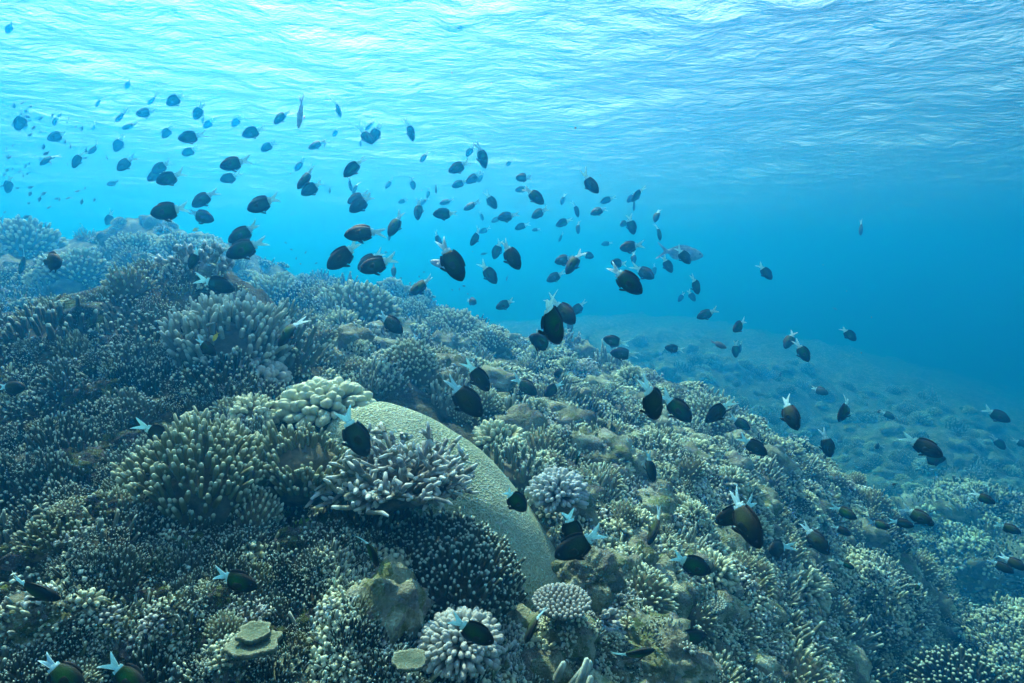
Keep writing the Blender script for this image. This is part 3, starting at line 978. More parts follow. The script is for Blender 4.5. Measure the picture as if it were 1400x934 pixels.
MIXES = {
    'left': (['finger', 'olive', 'shaderock', 'rock', 'bush', 'stag'], [0.64, 0.08, 0.17, 0.03, 0.06, 0.02]),
    'front': (['finger', 'olive', 'grey', 'rock', 'knob', 'stag', 'bush'], [0.62, 0.04, 0.12, 0.12, 0.04, 0.03, 0.03]),
    'right': (['finger', 'bush', 'grey', 'rock', 'knob', 'stag'], [0.13, 0.24, 0.12, 0.32, 0.12, 0.07]),
    'far': (['bush', 'knob', 'rock', 'grey', 'stag', 'finger'], [0.36, 0.2, 0.2, 0.12, 0.05, 0.07]),
}
ZW = {'left': 'on the left foreground slope', 'front': 'in front of the green mound', 'right': 'on the slope right of the green mound', 'far': 'along the upper slope behind the green mound'}
KW = {'finger': 'small dark finger coral clump with pale tips', 'olive': 'small olive finger coral clump', 'grey': 'small grey finger coral clump', 'knob': 'small knobbed cauliflower coral',
      'stag': 'small lilac branching coral', 'bush': 'small brown bushy coral', 'rock': 'small encrusted reef rock', 'shaderock': 'small dark rock with painted shade'}

N = 6500
sx = rng.uniform(-160, 1560, N); sy = 300 + 720 * rng.uniform(0, 1, N) ** 0.9
HP, HT = hits(sx, sy)
HN = np.zeros_like(HP)
okm = np.isfinite(HT)
HN[okm] = normals(HP[okm, 0], HP[okm, 1], 0.1)
placed = []
cover = {k: [] for k in VAR}
n_ind = 0
order = np.argsort(np.where(okm, HT, 99))
for i in order:
    if not okm[i] or HT[i] > 20:
        continue
    px, py, d = sx[i], sy[i], float(HT[i])
    if in_poly(px, py, MOUND_POLY) or any((px - a) ** 2 + (py - b) ** 2 < (c * 0.9) ** 2 for a, b, c in LAND):
        continue
    z = zone_of(px, py)
    ks, ws = MIXES[z]
    k = ks[int(rng.choice(len(ks), p=np.array(ws) / sum(ws)))]
    if d > 2.6:
        wr = rng.uniform(0.035, 0.10) * (1 + 0.12 * d)
    else:
        wr = (0.035 + 0.11 * rng.random() ** 1.6) * (0.62 if d < 1.15 else 1.0)
    # keep colonies from growing through one another
    if any(abs(HP[i, 0] - q[0]) < 0.5 * (wr + q[3]) and np.linalg.norm(HP[i] - q[:3]) < 0.5 * (wr + q[3]) for q in placed):
        continue
    placed.append(np.array([*HP[i], wr]))
    s = wr / NATIVE[k]
    hs = s * rng.uniform(0.75, 1.5)
    R = frame_of(HN[i], rng.uniform(0, 6.28), 0.55)
    p = HP[i] - HN[i] * wr * 0.12
    in_frame = -40 < px < 1440 and py < 960
    if d < 2.9 and in_frame and n_ind < 270:
        o = link(NAMES[k], VAR[k][n_ind % len(VAR[k])])
        place(o, p, R, (s, s, hs))
        tag(o, KW[k] + ' ' + ZW[z], 'rock' if k in ('rock', 'shaderock') else 'coral', KW[k].replace('small ', '') + ' pieces ' + ZW[z])
        n_ind += 1
    else:
        cover[k].append((p, R, s, hs))
print('colonies', len(placed), 'individual', n_ind)

# everything smaller or farther: one uncountable cover, lower detail
LOW = {
    'finger': finger_clump(0.12, 34, 0.04, 0.10, 0.009, 4, 301, rings=3), 'olive': finger_clump(0.12, 34, 0.04, 0.10, 0.009, 4, 302, rings=3), 'grey': finger_clump(0.12, 34, 0.04, 0.10, 0.009, 4, 303, rings=3),
    'knob': knob_head(0.1, 120, 304, 4, thick=0.066, squash=0.75, fork=False, sub=2), 'stag': stag_clump(0.13, 16, 305, 0.011, 4), 'bush': bush_head(0.12, 90, 306, 4),
}
rl = Geo(); lump(rl, 0.1, 0.7, 3, 0.32, 2.2, 307, fine=0.08); LOW['rock'] = rl; LOW['shaderock'] = rl
cmats = ['finger_dark', 'finger_olive', 'finger_grey', 'knob_beige', 'stag_lilac', 'bush', 'rock', 'rock_shade']
cidx = dict(finger=0, olive=1, grey=2, knob=3, stag=4, bush=5, rock=6, shaderock=7)
g = Geo()
for k, lst in cover.items():
    V, Q, T, A, B = LOW[k].arrays()
    for (p, R, s, hs) in lst:
        W = (V * np.array([s, s, hs])) @ R.T + p
        g.add(W, Q, T, tip=A, tint=rng.uniform(), mat=cidx[k])
# turf of tiny tufts over the bare rock between the colonies
TUFT = [finger_clump(0.05, 16, 0.012, 0.035, 0.0036, 4, 320 + i, rings=3, base=False, dome=0.25) for i in range(3)] + [knob_head(0.03, 16, 330 + i, 4, thick=0.16, fork=False, sub=1, squash=0.7) for i in range(2)]
TMAT = [[0, 0, 2], [0, 1, 2], [0, 2, 5], [3, 5, 2], [3, 5, 4]]
NT_ = 9000
ux = rng.uniform(-120, 1520, NT_); uy = 330 + 690 * rng.uniform(0, 1, NT_)
UP, UT = hits(ux, uy)
um = np.isfinite(UT); UN = np.zeros_like(UP); UN[um] = normals(UP[um, 0], UP[um, 1], 0.03)
for i in np.nonzero(um)[0]:
    d = UT[i]
    if d > 9 or in_poly(ux[i], uy[i], MOUND_POLY) or (ux[i] < 430 and rng.random() < 0.78):
        continue
    right = ux[i] > 600
    k = int(rng.choice(5, p=[0.14, 0.14, 0.14, 0.29, 0.29] if right else [0.25, 0.25, 0.22, 0.14, 0.14]))
    mt = TMAT[k][rng.integers(3)] if ux[i] > 430 else int(rng.choice([0, 0, 0, 1, 5]))
    V, Q, T, A, B = TUFT[k].arrays()
    s = rng.uniform(0.6, 1.3) * (0.55 + 0.35 * d)
    W = (V * s) @ frame_of(UN[i], rng.uniform(0, 6.28), 0.6).T + UP[i]
    g.add(W, Q, T, tip=A, tint=rng.uniform(), mat=mt)
o = link('coral_cover', g.mesh('coral_cover', [M[m] for m in cmats]))
tag(o, 'mixed small corals and rubble covering the far reef', 'coral cover', None, 'stuff')
print('cover verts', g.n)


def grow(o, n, size, seed):
    """crust of small corals on the upper faces of a rock, one part of it"""
    rg = np.random.default_rng(seed)
    me = o.data
    C = np.empty(len(me.polygons) * 3); me.polygons.foreach_get('center', C); C = C.reshape(-1, 3)
    Nn = np.empty(len(me.polygons) * 3); me.polygons.foreach_get('normal', Nn); Nn = Nn.reshape(-1, 3)
    ok = np.nonzero(Nn[:, 2] > -0.05)[0]
    gg = Geo()
    sc = 1.0 / o.matrix_world.to_scale()[0]
    for i in rg.choice(ok, n):
        k = int(rg.integers(5)); V, Q, T, A, B = TUFT[k].arrays()
        s_ = size * sc * rg.uniform(0.6, 1.5)
        gg.add((V * s_) @ frame_of(Nn[i], rg.uniform(0, 6.28), 0.7).T + C[i], Q, T, tip=A, tint=rg.uniform(), mat=TMAT[k][rg.integers(3)])
    c = link('coral_crust', gg.mesh('coral_crust', [M[m] for m in cmats]), o)
    c['kind'] = 'stuff'


for i, o in enumerate([o for o in list(COL.objects) if o.get('category') == 'rock' and o.name.startswith('reef_rock') and 'group' not in o]):
    big = max(o.dimensions) > 0.45
    grow(o, 620 if big else 40, (0.55 + 0.36 * o.matrix_world.translation.y) if big else 0.6, 700 + i)


# ------------------------------------------------------------------ fish (unit length, nose at +x, back at +z)
def fin(g, base, edge, t0, k=0.0, rows=4, mat=0):
    """thin fin between a base line and an outer edge, thinning outward; k bends it sideways behind x = 0"""
    base = np.asarray(base, float); edge = np.asarray(edge, float); n = len(base)
    f = np.linspace(0, 1, rows)[:, None, None]
    P = base[None] * (1 - f) + edge[None] * f
    th = (t0 * (1 - 0.85 * f))
    out = []
    for sgn in (1, -1):
        W = P.copy(); W[..., 1:2] += sgn * th
        out.append(W.reshape(-1, 3))
    V = np.vstack(out)
    i = np.arange(rows - 1)[:, None]; j = np.arange(n - 1)[None]
    a = (i * n + j).ravel(); Q1 = np.stack([a, a + 1, a + 1 + n, a + n], -1)
    Q2 = Q1[:, ::-1] + rows * n
    m = rows * n
    rim = list(range((rows - 1) * n, rows * n))
    left = [r * n for r in range(rows)]; right = [r * n + n - 1 for r in range(rows)]
    Q3 = []
    for line in (rim, left, right):
        for u, v in zip(line[:-1], line[1:]):
            Q3.append([u, v, v + m, u + m])
    g.add(bend(V, k), np.vstack([Q1, Q2, np.array(Q3)]), None, mat=mat)


def bend(V, k):
    V = np.array(V, float)
    x = np.minimum(V[:, 0] - 0.05, 0)
    V[:, 1] += k * x * x
    return V


def loft(g, xs, hh, ww, zc, k, segs=14, mat=0):
    th = np.arange(segs) * 2 * math.pi / segs
    V = np.stack([np.repeat(np.asarray(xs)[:, None], segs, 1), np.asarray(ww)[:, None] * np.cos(th), np.asarray(zc)[:, None] + np.asarray(hh)[:, None] * np.sin(th)], -1).reshape(-1, 3)
    n = len(V); K = len(xs)
    V = np.vstack([V, [[xs[0], 0, zc[0]], [xs[-1], 0, zc[-1]]]])
    j = np.arange(segs)
    T = np.vstack([np.stack([(j + 1) % segs, j, np.full(segs, n)], -1), np.stack([(K - 1) * segs + j, (K - 1) * segs + (j + 1) % segs, np.full(segs, n + 1)], -1)])
    g.add(bend(V, k), ring_faces(K, segs), T, mat=mat)


def fish_geo(k=0.0, spread=1.0, segs=14, merged=False, plain=False):
    """geometry of the parts of one damselfish"""
    parts = {}
    one = Geo()
    G = lambda nm: one if merged else parts.setdefault(nm, Geo())
    xs = np.array([0.500, 0.492, 0.47, 0.43, 0.37, 0.29, 0.20, 0.10, 0.01, -0.07, -0.13, -0.165])
    oval = lambda x: 0.222 * np.maximum(0.0, 1 - np.abs((np.asarray(x) - 0.13) / 0.372) ** np.where(np.asarray(x) > 0.13, 1.85, 2.2)) ** 0.68
    hh = oval(xs) * np.interp(xs, [-0.165, -0.05, 0.15, 0.4, 0.5], [0.86, 0.86, 0.90, 0.98, 1.0])
    hh[0] = 0.014
    ww = np.array([0.008, 0.018, 0.034, 0.054, 0.074, 0.088, 0.094, 0.090, 0.078, 0.060, 0.042, 0.033])
    zc = np.array([0.004, 0.004, 0.005, 0.006, 0.006, 0.004, 0.0, 0.0, 0.0, 0.002, 0.004, 0.005])
    tail_h = hh[-1]
    loft(G('body'), xs, hh, ww, zc, k, segs)
    # white tail root with the forked fin
    wm = 1 if merged else 0
    xt = np.array([-0.160, -0.185, -0.215, -0.25])
    loft(G('tail_fin'), xt, np.array([tail_h * 1.03, tail_h * 0.80, 0.058, 0.05]), np.array([0.0345, 0.024, 0.018, 0.010]), np.full(4, 0.005), k, segs, wm)
    zb = np.linspace(0.052, -0.045, 9)
    ex = np.array([-0.51, -0.475, -0.43, -0.385, -0.355, -0.38, -0.425, -0.465, -0.50])
    ez = np.array([0.185, 0.125, 0.075, 0.035, 0.0, -0.03, -0.07, -0.115, -0.175]) * spread
    fin(G('tail_fin'), np.stack([np.full(9, -0.235), np.zeros(9), zb], -1), np.stack([ex, np.zeros(9), ez], -1), 0.010, k, 5, wm)
    # white rear points of the back and belly fins
    for sg in (1, -1):
        bx = np.linspace(-0.135, -0.20, 4)
        bz = sg * np.interp(-bx, [0.13, 0.2], [0.11, 0.065])
        e = np.stack([np.array([-0.165, -0.2, -0.235, -0.225]), np.zeros(4), sg * np.array([0.105, 0.105, 0.09, 0.06])], -1)
        fin(G('tail_fin'), np.stack([bx, np.zeros(4), bz], -1), e, 0.006, k, 3, wm)
    # dark dorsal fin
    bx = np.linspace(0.26, -0.145, 12)
    hz = np.interp(bx, xs[::-1], hh[::-1]) * 0.97
    up = np.maximum(0.006, oval(bx) * 1.05 - hz + 0.010 * np.linspace(0, 1, 12))
    sw = np.linspace(0, -0.02, 12)
    fin(G('dorsal_fin'), np.stack([bx, np.zeros(12), hz], -1), np.stack([bx + sw, np.zeros(12), hz + up], -1), 0.010, k, 3, 2 if merged else 0)
    bx = np.linspace(0.06, -0.145, 9)
    hz = -np.interp(bx, xs[::-1], hh[::-1]) * 0.97
    dn = np.maximum(0.006, oval(bx) * 1.06 + hz + 0.010 * np.linspace(0, 1, 9))
    fin(G('anal_fin'), np.stack([bx, np.zeros(9), hz], -1), np.stack([bx - 0.02, np.zeros(9), hz - dn], -1), 0.009, k, 3, 2 if merged else 0)
    if not merged:
        for sg, nm in ((1, 'pectoral_fin'), (-1, 'pectoral_fin ')):
            b = np.stack([np.full(6, 0.21), np.full(6, sg * 0.088), np.linspace(0.02, -0.05, 6)], -1)
            e = np.stack([np.array([0.07, 0.05, 0.045, 0.055, 0.08, 0.12]), sg * np.array([0.15, 0.165, 0.165, 0.16, 0.15, 0.13]), np.array([0.04, 0.01, -0.03, -0.065, -0.09, -0.10])], -1)
            fin(G(nm), b, e, 0.003, 0, 3)
            b = np.stack([np.linspace(0.2, 0.14, 4), np.full(4, sg * 0.03), np.full(4, -0.185)], -1)
            e = np.stack([np.array([0.12, 0.07, 0.045, 0.06]), np.full(4, sg * 0.05), np.array([-0.25, -0.275, -0.27, -0.23])], -1)
            fin(G('pelvic_fin' if sg > 0 else 'pelvic_fin '), b, e, 0.004, 0, 3)
            V, T = ICO[2]
            G('eye' if sg > 0 else 'eye ').add(V * np.array([0.024, 0.012, 0.024]) + np.array([0.395, sg * 0.06, 0.045]), None, T)
        return parts
    return one


PM = dict(body='body', tail_fin='white', dorsal_fin='dark', anal_fin='dark', pectoral_fin='clear', pelvic_fin='dark', eye='eye')
FULL, MID, TINY, PLAIN = [], [], [], []
for kk, sp in ((0.0, 0.85), (0.9, 0.65), (-0.9, 0.75), (0.4, 0.5), (-0.5, 0.95)):
    pr = fish_geo(kk, sp)
    FULL.append([(nm.strip(), g.mesh(nm.strip(), FM[PM[nm.strip()]])) for nm, g in pr.items()])
    b = Geo()
    MID.append([(nm.strip(), g.mesh(nm.strip(), FM[PM[nm.strip()]])) for nm, g in fish_geo(kk, sp, 10).items() if nm in ('body', 'tail_fin', 'dorsal_fin', 'anal_fin')])
    TINY.append(fish_geo(kk, sp, 8, merged=True).mesh('damselfish', [FM['body'], FM['white'], FM['dark']]))
    PLAIN.append(fish_geo(kk, sp * 0.6, 8, merged=True).mesh('reef_fish', [FM['plain'], FM['plain'], FM['plain']]))

# x, y, length, heading (degrees, 0 = right, 90 = up), width/length, kind
FISH = """
29 165 27 238 .35;76 165 16 205 .55;79 186 27 200 .5;66 217 25 225 .42;106 217 26 250 .28;12 252 23 265 .38;130 203 23 212 .45;129 173 12 235 .4;135 139 16 235 .4;175 115 13 250 .4 p
166 158 22 225 .42;200 154 26 190 .5;178 172 21 205 .42;163 196 24 238 .4;172 223 28 222 .5;209 136 19 230 .4;240 136 27 208 .45;229 180 21 228 .4;272 152 24 238 .4;277 164 10 265 .35 p
286 169 18 212 .45;262 187 32 195 .48;260 207 23 203 .42;324 166 18 222 .42;347 180 30 205 .45;321 223 38 198 .5;315 243 28 195 .42;221 228 28 212 .5;213 239 26 215 .5;233 243 36 203 .47
154 251 15 195 .4 p;150 298 20 240 .32;232 288 50 190 .5;279 271 36 218 .5;274 295 37 340 .5
385 159 27 222 .48;462 148 24 286 .4;459 181 13 240 .4;367 200 22 215 .48;434 197 25 212 .45;444 196 10 260 .35 p;410 225 20 238 .45;419 243 36 232 .42;427 257 33 212 .45;451 259 11 268 .3 p
506 171 18 225 .4;500 186 28 310 .45;514 182 28 240 .5;493 195 10 265 .3 p;561 178 27 283 .4;580 214 18 240 .42;484 228 36 225 .38;478 251 20 285 .4;486 256 18 250 .38;494 278 36 220 .5
490 270 30 210 .5;532 251 16 235 .42;564 251 17 280 .4;586 264 13 250 .35;596 257 14 270 .28 p;551 275 13 200 .5;580 275 14 225 .45;572 286 28 268 .32;611 276 19 200 .45;609 292 32 183 .48
645 281 23 208 .45;671 274 25 303 .5;658 295 13 285 .4;679 300 15 205 .5;541 306 36 245 .43;628 228 30 208 .5;659 212 30 285 .6;643 206 18 235 .5;629 251 22 205 .5;648 243 24 215 .5
657 242 16 250 .4;696 223 11 235 .5;360 278 45 200 .5;533 322 14 260 .35 p;498 318 50 190 .48;471 349 54 218 .5;507 356 40 215 .5;517 361 50 200 .5;538 369 18 275 .5 p;576 391 38 215 .45
598 326 20 300 .4;616 355 60 298 .5;651 324 26 238 .38;663 315 16 200 .45;662 347 9 190 .4 p;680 341 26 250 .5;698 348 44 300 .5;668 373 34 305 .5;693 380 8 260 .4 p;644 412 16 340 .7
691 416 26 205 .5;396 452 48 235 .42;533 441 42 322 .52;565 470 26 240 .55;334 319 42 215 .52;337 339 50 208 .52;32 357 34 255 .3;70 357 46 350 .55;266 353 30 245 .5;295 388 46 340 .52
281 474 34 320 .5;716 243 20 170 .7;714 259 18 190 .5;730 267 32 318 .5;806 250 34 307 .45;770 272 16 255 .35;788 286 21 283 .35;738 291 22 205 .6;831 273 20 205 .48;819 288 24 205 .48
771 304 23 205 .48;790 311 17 275 .35;714 309 20 203 .45;733 314 11 190 .5;694 296 26 195 .55;767 324 14 245 .38;872 265 26 230 .42;864 270 18 225 .5;867 279 18 265 .3;898 294 20 255 .3
901 317 22 280 .4;854 305 16 215 .55;863 307 26 285 .5;830 333 15 190 .5;863 337 25 185 .65;866 352 17 275 .5;772 355 24 190 .6;785 358 36 238 .45;803 349 18 350 .6;760 378 26 208 .5
846 360 22 180 .6;855 382 54 318 .5;880 372 28 320 .55;895 368 15 270 .3;912 361 25 300 .45;934 349 28 310 .5;951 389 26 295 .55;932 406 15 235 .5;945 404 18 305 .5;1046 371 26 305 .45
752 436 68 294 .6;770 425 42 308 .55;779 445 18 275 .5 p;791 421 26 225 .5;742 469 38 155 .65;841 467 28 165 .6;853 484 34 175 .5;922 477 24 172 .48;967 429 25 205 .55;1011 445 26 215 .55
982 471 22 335 .35 p;1006 477 22 270 .45;1012 474 16 270 .4;767 511 20 180 .7;756 532 28 215 .6;717 527 36 325 .55;891 546 60 295 .6;924 556 48 312 .55;983 561 44 222 .5;998 560 12 200 .4 p
1011 578 26 325 .6;1029 609 38 325 .52;837 584 16 300 .4 p;959 527 8 340 .5 p;1177 311 21 265 .4;1141 422 7 340 .4 p;1160 456 25 312 .42;1080 464 27 240 .35;1097 480 31 300 .5;1067 510 10 260 .4 p
1120 534 14 330 .7;1079 564 43 285 .58;1156 560 36 235 .5;1203 562 11 200 .6 p;1213 567 15 320 .6;1362 567 28 325 .6;1365 605 23 310 .5;1396 606 18 330 .6;1131 607 36 285 .5;1200 610 14 180 .8
1261 609 36 322 .6;1274 629 28 15 .55;1149 603 9 200 .4 p;1128 623 9 260 .4 p;1344 681 20 330 .65;1254 705 28 325 .65;1232 715 22 350 .6;1202 717 15 350 .75;1154 700 21 330 .65;1150 725 21 335 .6
1378 722 17 340 .7;1223 662 7 200 .5 p;14 530 42 0 .5;214 592 54 325 .5;484 592 68 297 .45;653 513 48 305 .5;634 543 66 312 .5;461 674 30 225 .45;46 806 68 337 .45;84 922 66 315 .4
172 924 64 322 .42;322 793 60 345 .5;507 750 48 292 .4;645 862 64 327 .5;703 682 46 310 .55;781 722 56 285 .5;792 744 70 212 .5;889 637 42 280 .32;897 719 50 245 .25;945 771 54 335 .5
1017 708 66 290 .6;1008 702 58 207 .5;790 626 18 250 .4;730 853 52 245 .25;938 873 54 5 .5;866 894 54 15 .35;1064 749 36 175 .65;1114 736 38 305 .6;1368 774 22 330 .6;1385 769 21 330 .7
1255 802 13 240 .4;1157 772 14 340 .6;1101 773 13 300 .5 p;1122 835 13 270 .6 p;1286 807 7 200 .5 p;1297 817 7 190 .5 p;13 38 16 235 .35 p;630 38 10 180 .5 p
"""
FL = []
for line in FISH.strip().splitlines():
    for e in line.split(';'):
        q = e.split()
        FL.append((*map(float, q[:5]), q[5] if len(q) > 5 else 'd'))


def fish_matrix(x, y, ln, th, ratio, L, rnd, max_depth=None):
    th = math.radians(th)
    if ratio > 0.5:
        phi = math.acos(min(1, 0.5 / ratio)) * (-1 if x > 1000 else rnd.choice((-1, 1))); roll = 0.0   # those at the right come towards us
    else:
        c2 = (ratio ** 2 - 0.036) / (0.25 - 0.036)
        roll = math.acos(math.sqrt(min(1, max(0.0, c2)))) * rnd.choice((-1, 1)); phi = 0
    phi += rnd.uniform(-0.15, 0.15); roll += rnd.uniform(-0.12, 0.12)
    ln *= 1.1
    depth = L * math.cos(phi) * FOC / ln
    if y < 340:                                   # stay clear below the surface
        top = (SURF - 0.45) * FOC / (380 - y)
        max_depth = min(top, max_depth or 99)
    if max_depth is not None and depth > max_depth:
        L *= max_depth / depth; depth = max_depth
    h = math.cos(phi) * (math.cos(th) * CR + math.sin(th) * CU) + math.sin(phi) * CF
    up = np.array([0.25 * (1 if math.cos(th) >= 0 else -1), 0, 1.0])
    up = up - h * (up @ h); up /= np.linalg.norm(up)
    side = np.cross(up, h)
    u2 = up * math.cos(roll) + side * math.sin(roll); s2 = np.cross(u2, h)
    R = np.stack([h, s2, u2], 1)
    p = unproj([x], [y], [depth])[0]
    return p, R, L


rf = random.Random(5)
_, FT = hits(np.array([f[0] for f in FL]), np.array([f[1] + 12 for f in FL]))


def attitude(th):
    th %= 360
    for lo, hi, w in ((0, 20, 'facing right'), (20, 80, 'rising right'), (80, 100, 'rising'), (100, 160, 'rising left'), (160, 200, 'facing left'), (200, 230, 'slanting down left'),
                      (230, 258, 'diving steeply left'), (258, 282, 'diving straight down'), (282, 310, 'diving steeply right'), (310, 340, 'slanting down right'), (340, 361, 'facing right')):
        if lo <= th < hi:
            return w


# where each fish is, in words one can find in the picture
REG = [(-50, 0, 1500, 100, 'close under the bright surface'), (-50, 100, 150, 325, 'by the far hazy shoal at left'), (150, 100, 300, 260, 'above the distant coral heads'), (150, 260, 300, 330, 'just over the distant coral heads'),
       (300, 100, 400, 300, 'above the overlapping pair near the ridge'), (400, 100, 475, 300, 'below the pale slender fish'), (475, 100, 540, 240, 'in the tight knot under the surface'), (540, 100, 610, 330, 'right of the tight knot'),
       (475, 240, 540, 335, 'above the bushy head'), (610, 100, 700, 265, 'in the topmost cluster at centre'), (610, 265, 690, 335, 'below the topmost cluster'), (690, 200, 760, 335, 'left of the blue gap at centre'),
       (760, 200, 845, 340, 'over the large pair at centre'), (845, 200, 910, 345, 'above the pale silvery fish'), (-50, 325, 345, 420, 'over the left reef crest'), (345, 335, 560, 400, 'against the tall bushy head'),
       (560, 335, 710, 425, 'over the ridge right of the bushy head'), (710, 330, 815, 400, 'in the trio over the biggest fish'), (815, 340, 870, 400, 'left of the pale silvery fish'), (870, 330, 1000, 415, 'around the pale silvery fish'),
       (710, 400, 870, 500, 'around the biggest fish'), (870, 415, 1030, 500, 'over the hazy sea floor at centre'), (1000, 280, 1450, 420, 'alone in open blue water'), (1030, 400, 1250, 530, 'where blue water meets sea floor'),
       (345, 420, 600, 500, 'over the reef behind the mound'), (-50, 420, 345, 680, 'over the left finger corals'), (345, 500, 560, 780, 'left of the green mound'), (600, 480, 740, 560, 'above the green mound'),
       (560, 560, 760, 780, 'over the green mound'), (740, 490, 820, 560, 'on the crest right of the mound'), (820, 500, 1050, 625, 'along the right ridge'), (1050, 500, 1240, 640, 'over the hazy floor beyond the ridge'),
       (1240, 500, 1450, 700, 'over the deep floor at right'), (1180, 640, 1450, 740, 'over the right reef shelf'), (1090, 640, 1180, 790, 'on the lower right ridge'), (960, 640, 1090, 790, 'over the pale rubble on the right slope'),
       (740, 600, 960, 790, 'right of the green mound'), (1180, 740, 1450, 934, 'by the dark hollow'), (-50, 680, 420, 1000, 'near the bottom left rocks'), (420, 780, 1200, 1000, 'by the lowest corals')]


def region(x, y):
    for a, b, c, d, w in REG:
        if a <= x < c and b <= y < d:
            return w
    return 'over the reef'


ORD = ['first', 'second', 'third', 'fourth', 'fifth', 'sixth', 'seventh', 'eighth', 'ninth', 'tenth', 'eleventh', 'twelfth', 'thirteenth', 'fourteenth']
keys = {}
for i, f in enumerate(FL):
    plain = f[5] == 'p'
    look = 'plain teal fish' if plain else ('slim dark white-tailed fish' if f[4] < 0.4 else 'dark white-tailed fish')
    size = 'tiny' if f[2] < 15 else 'small' if f[2] < 24 else 'large' if f[2] > 44 else ''
    keys.setdefault((f'{size} {look} {attitude(f[3])}'.strip(), region(f[0], f[1])), []).append(i)
LABEL = {}
for (a, b), idx in keys.items():
    idx.sort(key=lambda i: FL[i][0])
    for r, i in enumerate(idx):
        if len(idx) == 1: w = f'{a} {b}'
        elif r == 0: w = f'{a}, leftmost {b}'
        elif r == len(idx) - 1: w = f'{a}, rightmost {b}'
        else: w = f'{a}, {ORD[r]} from left {b}'
        LABEL[i] = w

for i, (x, y, ln, th, ratio, kind) in enumerate(FL):
    L = rf.uniform(0.125, 0.15) * (1.0 + 0.55 * max(0.0, min(1.0, (46 - ln) / 26))) * (0.8 if ln < 13 else 1.0)
    if kind == 'p': L *= 0.8
    md = None
    if np.isfinite(FT[i]): md = max(0.5, FT[i] * (0.84 if FT[i] > 2.2 else 0.9) - 0.10)
    if x > 1090 and y > 640: md = min(md or 9, 2.7)
    if in_poly(x, y, MOUND_POLY) or (480 < x < 820 and 600 < y < 900): md = min(md or 9, 1.30 if y < 800 else 0.95)
    p, R, L = fish_matrix(x, y, ln, th, ratio, L, rf, md)
    v = rf.randrange(5)
    if kind == 'p':
        o = link('reef_fish', PLAIN[v])
        tag(o, LABEL[i], 'fish', 'plain small fish among the school')
    elif ln < 13:
        o = link('damselfish', TINY[v])
        tag(o, LABEL[i], 'fish', 'school of dark white-tailed fish')
    else:
        o = bpy.data.objects.new('damselfish', None); COL.objects.link(o)
        o.empty_display_size = 0.02
        for nm, me in (FULL if ln >= 24 else MID)[v]:
            c = link(nm, me, o)
        tag(o, LABEL[i], 'fish', 'school of dark white-tailed fish')
    place(o, p, R, (L, L, L))

# the far shoal at the left: faint, alike, too small to show parts
rs = np.random.default_rng(12)
n = 0
while n < 78:
    x = abs(rs.normal(0, 70)); y = rs.uniform(120, 318)
    if x > 165 or y < 130 + x * 0.3 or rs.random() > math.exp(-((y - 215) / 75.0) ** 2):
        continue
    ln = rs.uniform(4.5, 9.0)
    p, R, L = fish_matrix(x, y, ln, rs.uniform(190, 275), rs.uniform(0.35, 0.55), 0.075, rf)
    o = link('shoal_fish', PLAIN[n % 5])
    place(o, p, R, (L, L, L))
    tag(o, 'tiny faint blue fish in the far hazy shoal at the left', 'fish', 'far hazy shoal of tiny fish')
    n += 1
for (x, y) in ((391, 332), (405, 353), (418, 345), (428, 371), (432, 360), (398, 341), (423, 379), (528, 345), (548, 380), (561, 387), (573, 378), (580, 372), (618, 396), (628, 395), (640, 402), (634, 391)):
    p, R, L = fish_matrix(x, y, rs.uniform(3, 5), rs.uniform(150, 390), 0.45, 0.04, rf)
    o = link('fry', PLAIN[0]); place(o, p, R, (L, L, L))
    tag(o, 'minute fish fry hovering over the ridge drop', 'fish', 'fry hovering over the ridge')


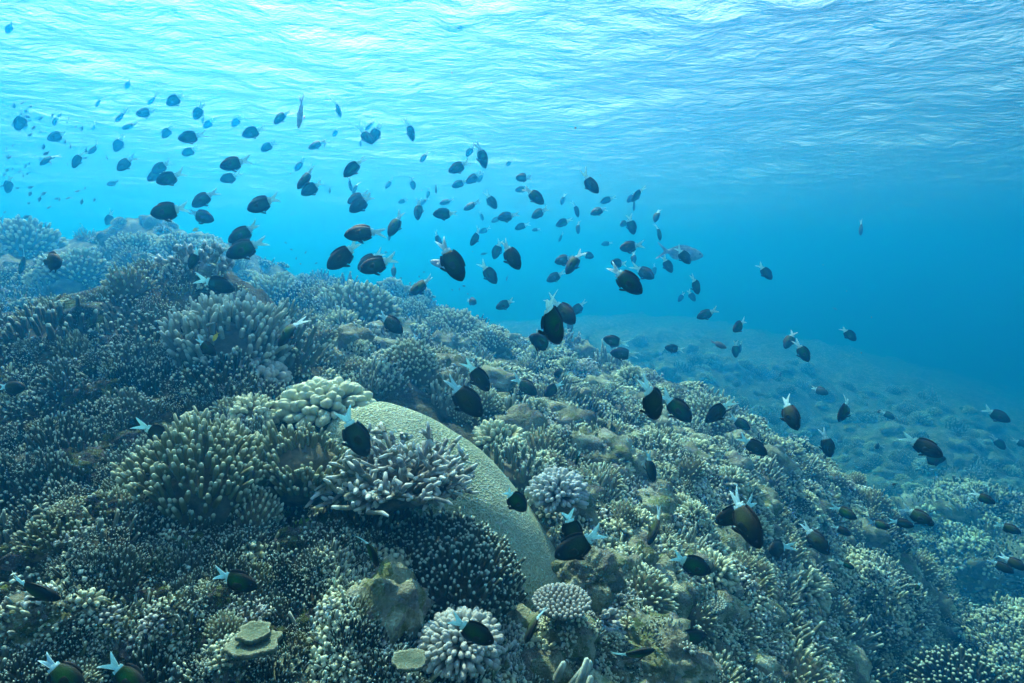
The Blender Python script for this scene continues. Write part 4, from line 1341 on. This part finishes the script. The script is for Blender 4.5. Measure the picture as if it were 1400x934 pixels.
# ------------------------------------------------------------------ other fish
def slender_fish(name, mat, depth_ratio, fin_m):
    k = depth_ratio
    root = bpy.data.objects.new(name, None); COL.objects.link(root); root.empty_display_size = 0.02
    g = Geo()
    xs = np.array([0.5, 0.48, 0.42, 0.32, 0.18, 0.02, -0.12, -0.22, -0.27])
    hh = np.array([0.02, 0.25, 0.55, 0.85, 1.0, 0.88, 0.6, 0.32, 0.26]) * k
    loft(g, xs, hh, hh * 0.5, np.zeros(9), 0.2, 14)
    link('body', g.mesh('body', mat), root)
    g = Geo()
    zb = np.linspace(0.24 * k, -0.24 * k, 9)
    ex = np.array([-0.5, -0.47, -0.42, -0.375, -0.345, -0.375, -0.42, -0.47, -0.5]); ez = np.linspace(1.25 * k, -1.25 * k, 9)
    fin(g, np.stack([np.full(9, -0.265), np.zeros(9), zb], -1), np.stack([ex, np.zeros(9), ez], -1), 0.01, 0.2, 4)
    link('tail_fin', g.mesh('tail_fin', fin_m), root)
    bx = np.linspace(0.28, -0.2, 12); hz = np.interp(bx, xs[::-1], hh[::-1]) * 0.97
    for sg, nm in ((1, 'dorsal_fin'), (-1, 'anal_fin')):
        b = bx if sg > 0 else np.linspace(0.02, -0.2, 12); z0 = np.interp(b, xs[::-1], hh[::-1]) * 0.97
        g = Geo(); fin(g, np.stack([b, np.zeros(12), sg * z0], -1), np.stack([b - 0.03, np.zeros(12), sg * (z0 + 0.3 * k * np.sin(np.linspace(0.1, 3.0, 12)))], -1), 0.008, 0.2, 3)
        link(nm, g.mesh(nm, fin_m), root)
    for sg in (1, -1):
        b = np.stack([np.full(6, 0.24), np.full(6, sg * 0.45 * k), np.linspace(0.0, -0.3 * k, 6)], -1)
        e = np.stack([np.array([0.06, 0.05, 0.06, 0.08, 0.1, 0.14]), np.full(6, sg * 1.15 * k), np.linspace(0.1 * k, -0.8 * k, 6)], -1)
        g = Geo(); fin(g, b, e, 0.003, 0, 3); link('pectoral_fin', g.mesh('pectoral_fin', fin_m), root)
        g = Geo(); V, T = ICO[2]
        g.add(V * np.array([0.02, 0.01, 0.02]) + np.array([0.41, sg * 0.3 * k, 0.15 * k]), None, T); link('eye', g.mesh('eye', FM['eye']), root)
    return root


def put(o, x, y, ln, th, ratio, L, label, cat='fish', seed=1):
    p, R, L = fish_matrix(x, y, ln, th, ratio, L, random.Random(seed))
    place(o, p, R, (L, L, L)); tag(o, label, cat)


put(slender_fish('silvery_fish', FM['palef'], 0.15, FM['palef']), 930, 346, 58, 353, 0.5, 0.62, 'pale silvery fish with forked tail heading right behind a dark fish')
put(slender_fish('slender_fish', FM['palef'], 0.11, FM['palef']), 411, 153, 42, 262, 0.35, 0.24, 'pale slender fish diving with spread fins under the surface')
put(slender_fish('spotted_fish', FM['palef'], 0.15, FM['palef']), 606, 362, 34, 165, 0.45, 0.22, 'pale mottled fish peeking out behind a large dark fish')
put(slender_fish('yellow_fish', FM['yellow'], 0.22, FM['yellow']), 268, 314, 9, 200, 0.5, 0.07, 'small bright yellow fish over the distant coral heads')
put(slender_fish('yellow_fish', FM['yellow'], 0.16, FM['yellow']), 295, 460, 14, 240, 0.5, 0.035, 'small yellow green fish beside the grey finger coral')
g = Geo(); V, T = ICO[1]
for _ in range(170):
    d_ = rs.uniform(0.9, 5.0)
    p = unproj([rs.uniform(-100, 1500)], [rs.uniform(60, 900)], [d_])[0]
    g.add(V * rs.uniform(0.0006, 0.0016) * rs.uniform(0.6, 1.4, 3) + p, None, T)
o = link('drifting_specks', g.mesh('drifting_specks', M['white_lump'])); tag(o, 'tiny pale specks drifting in the water', None, None, 'stuff')
print('objects', len(bpy.data.objects))
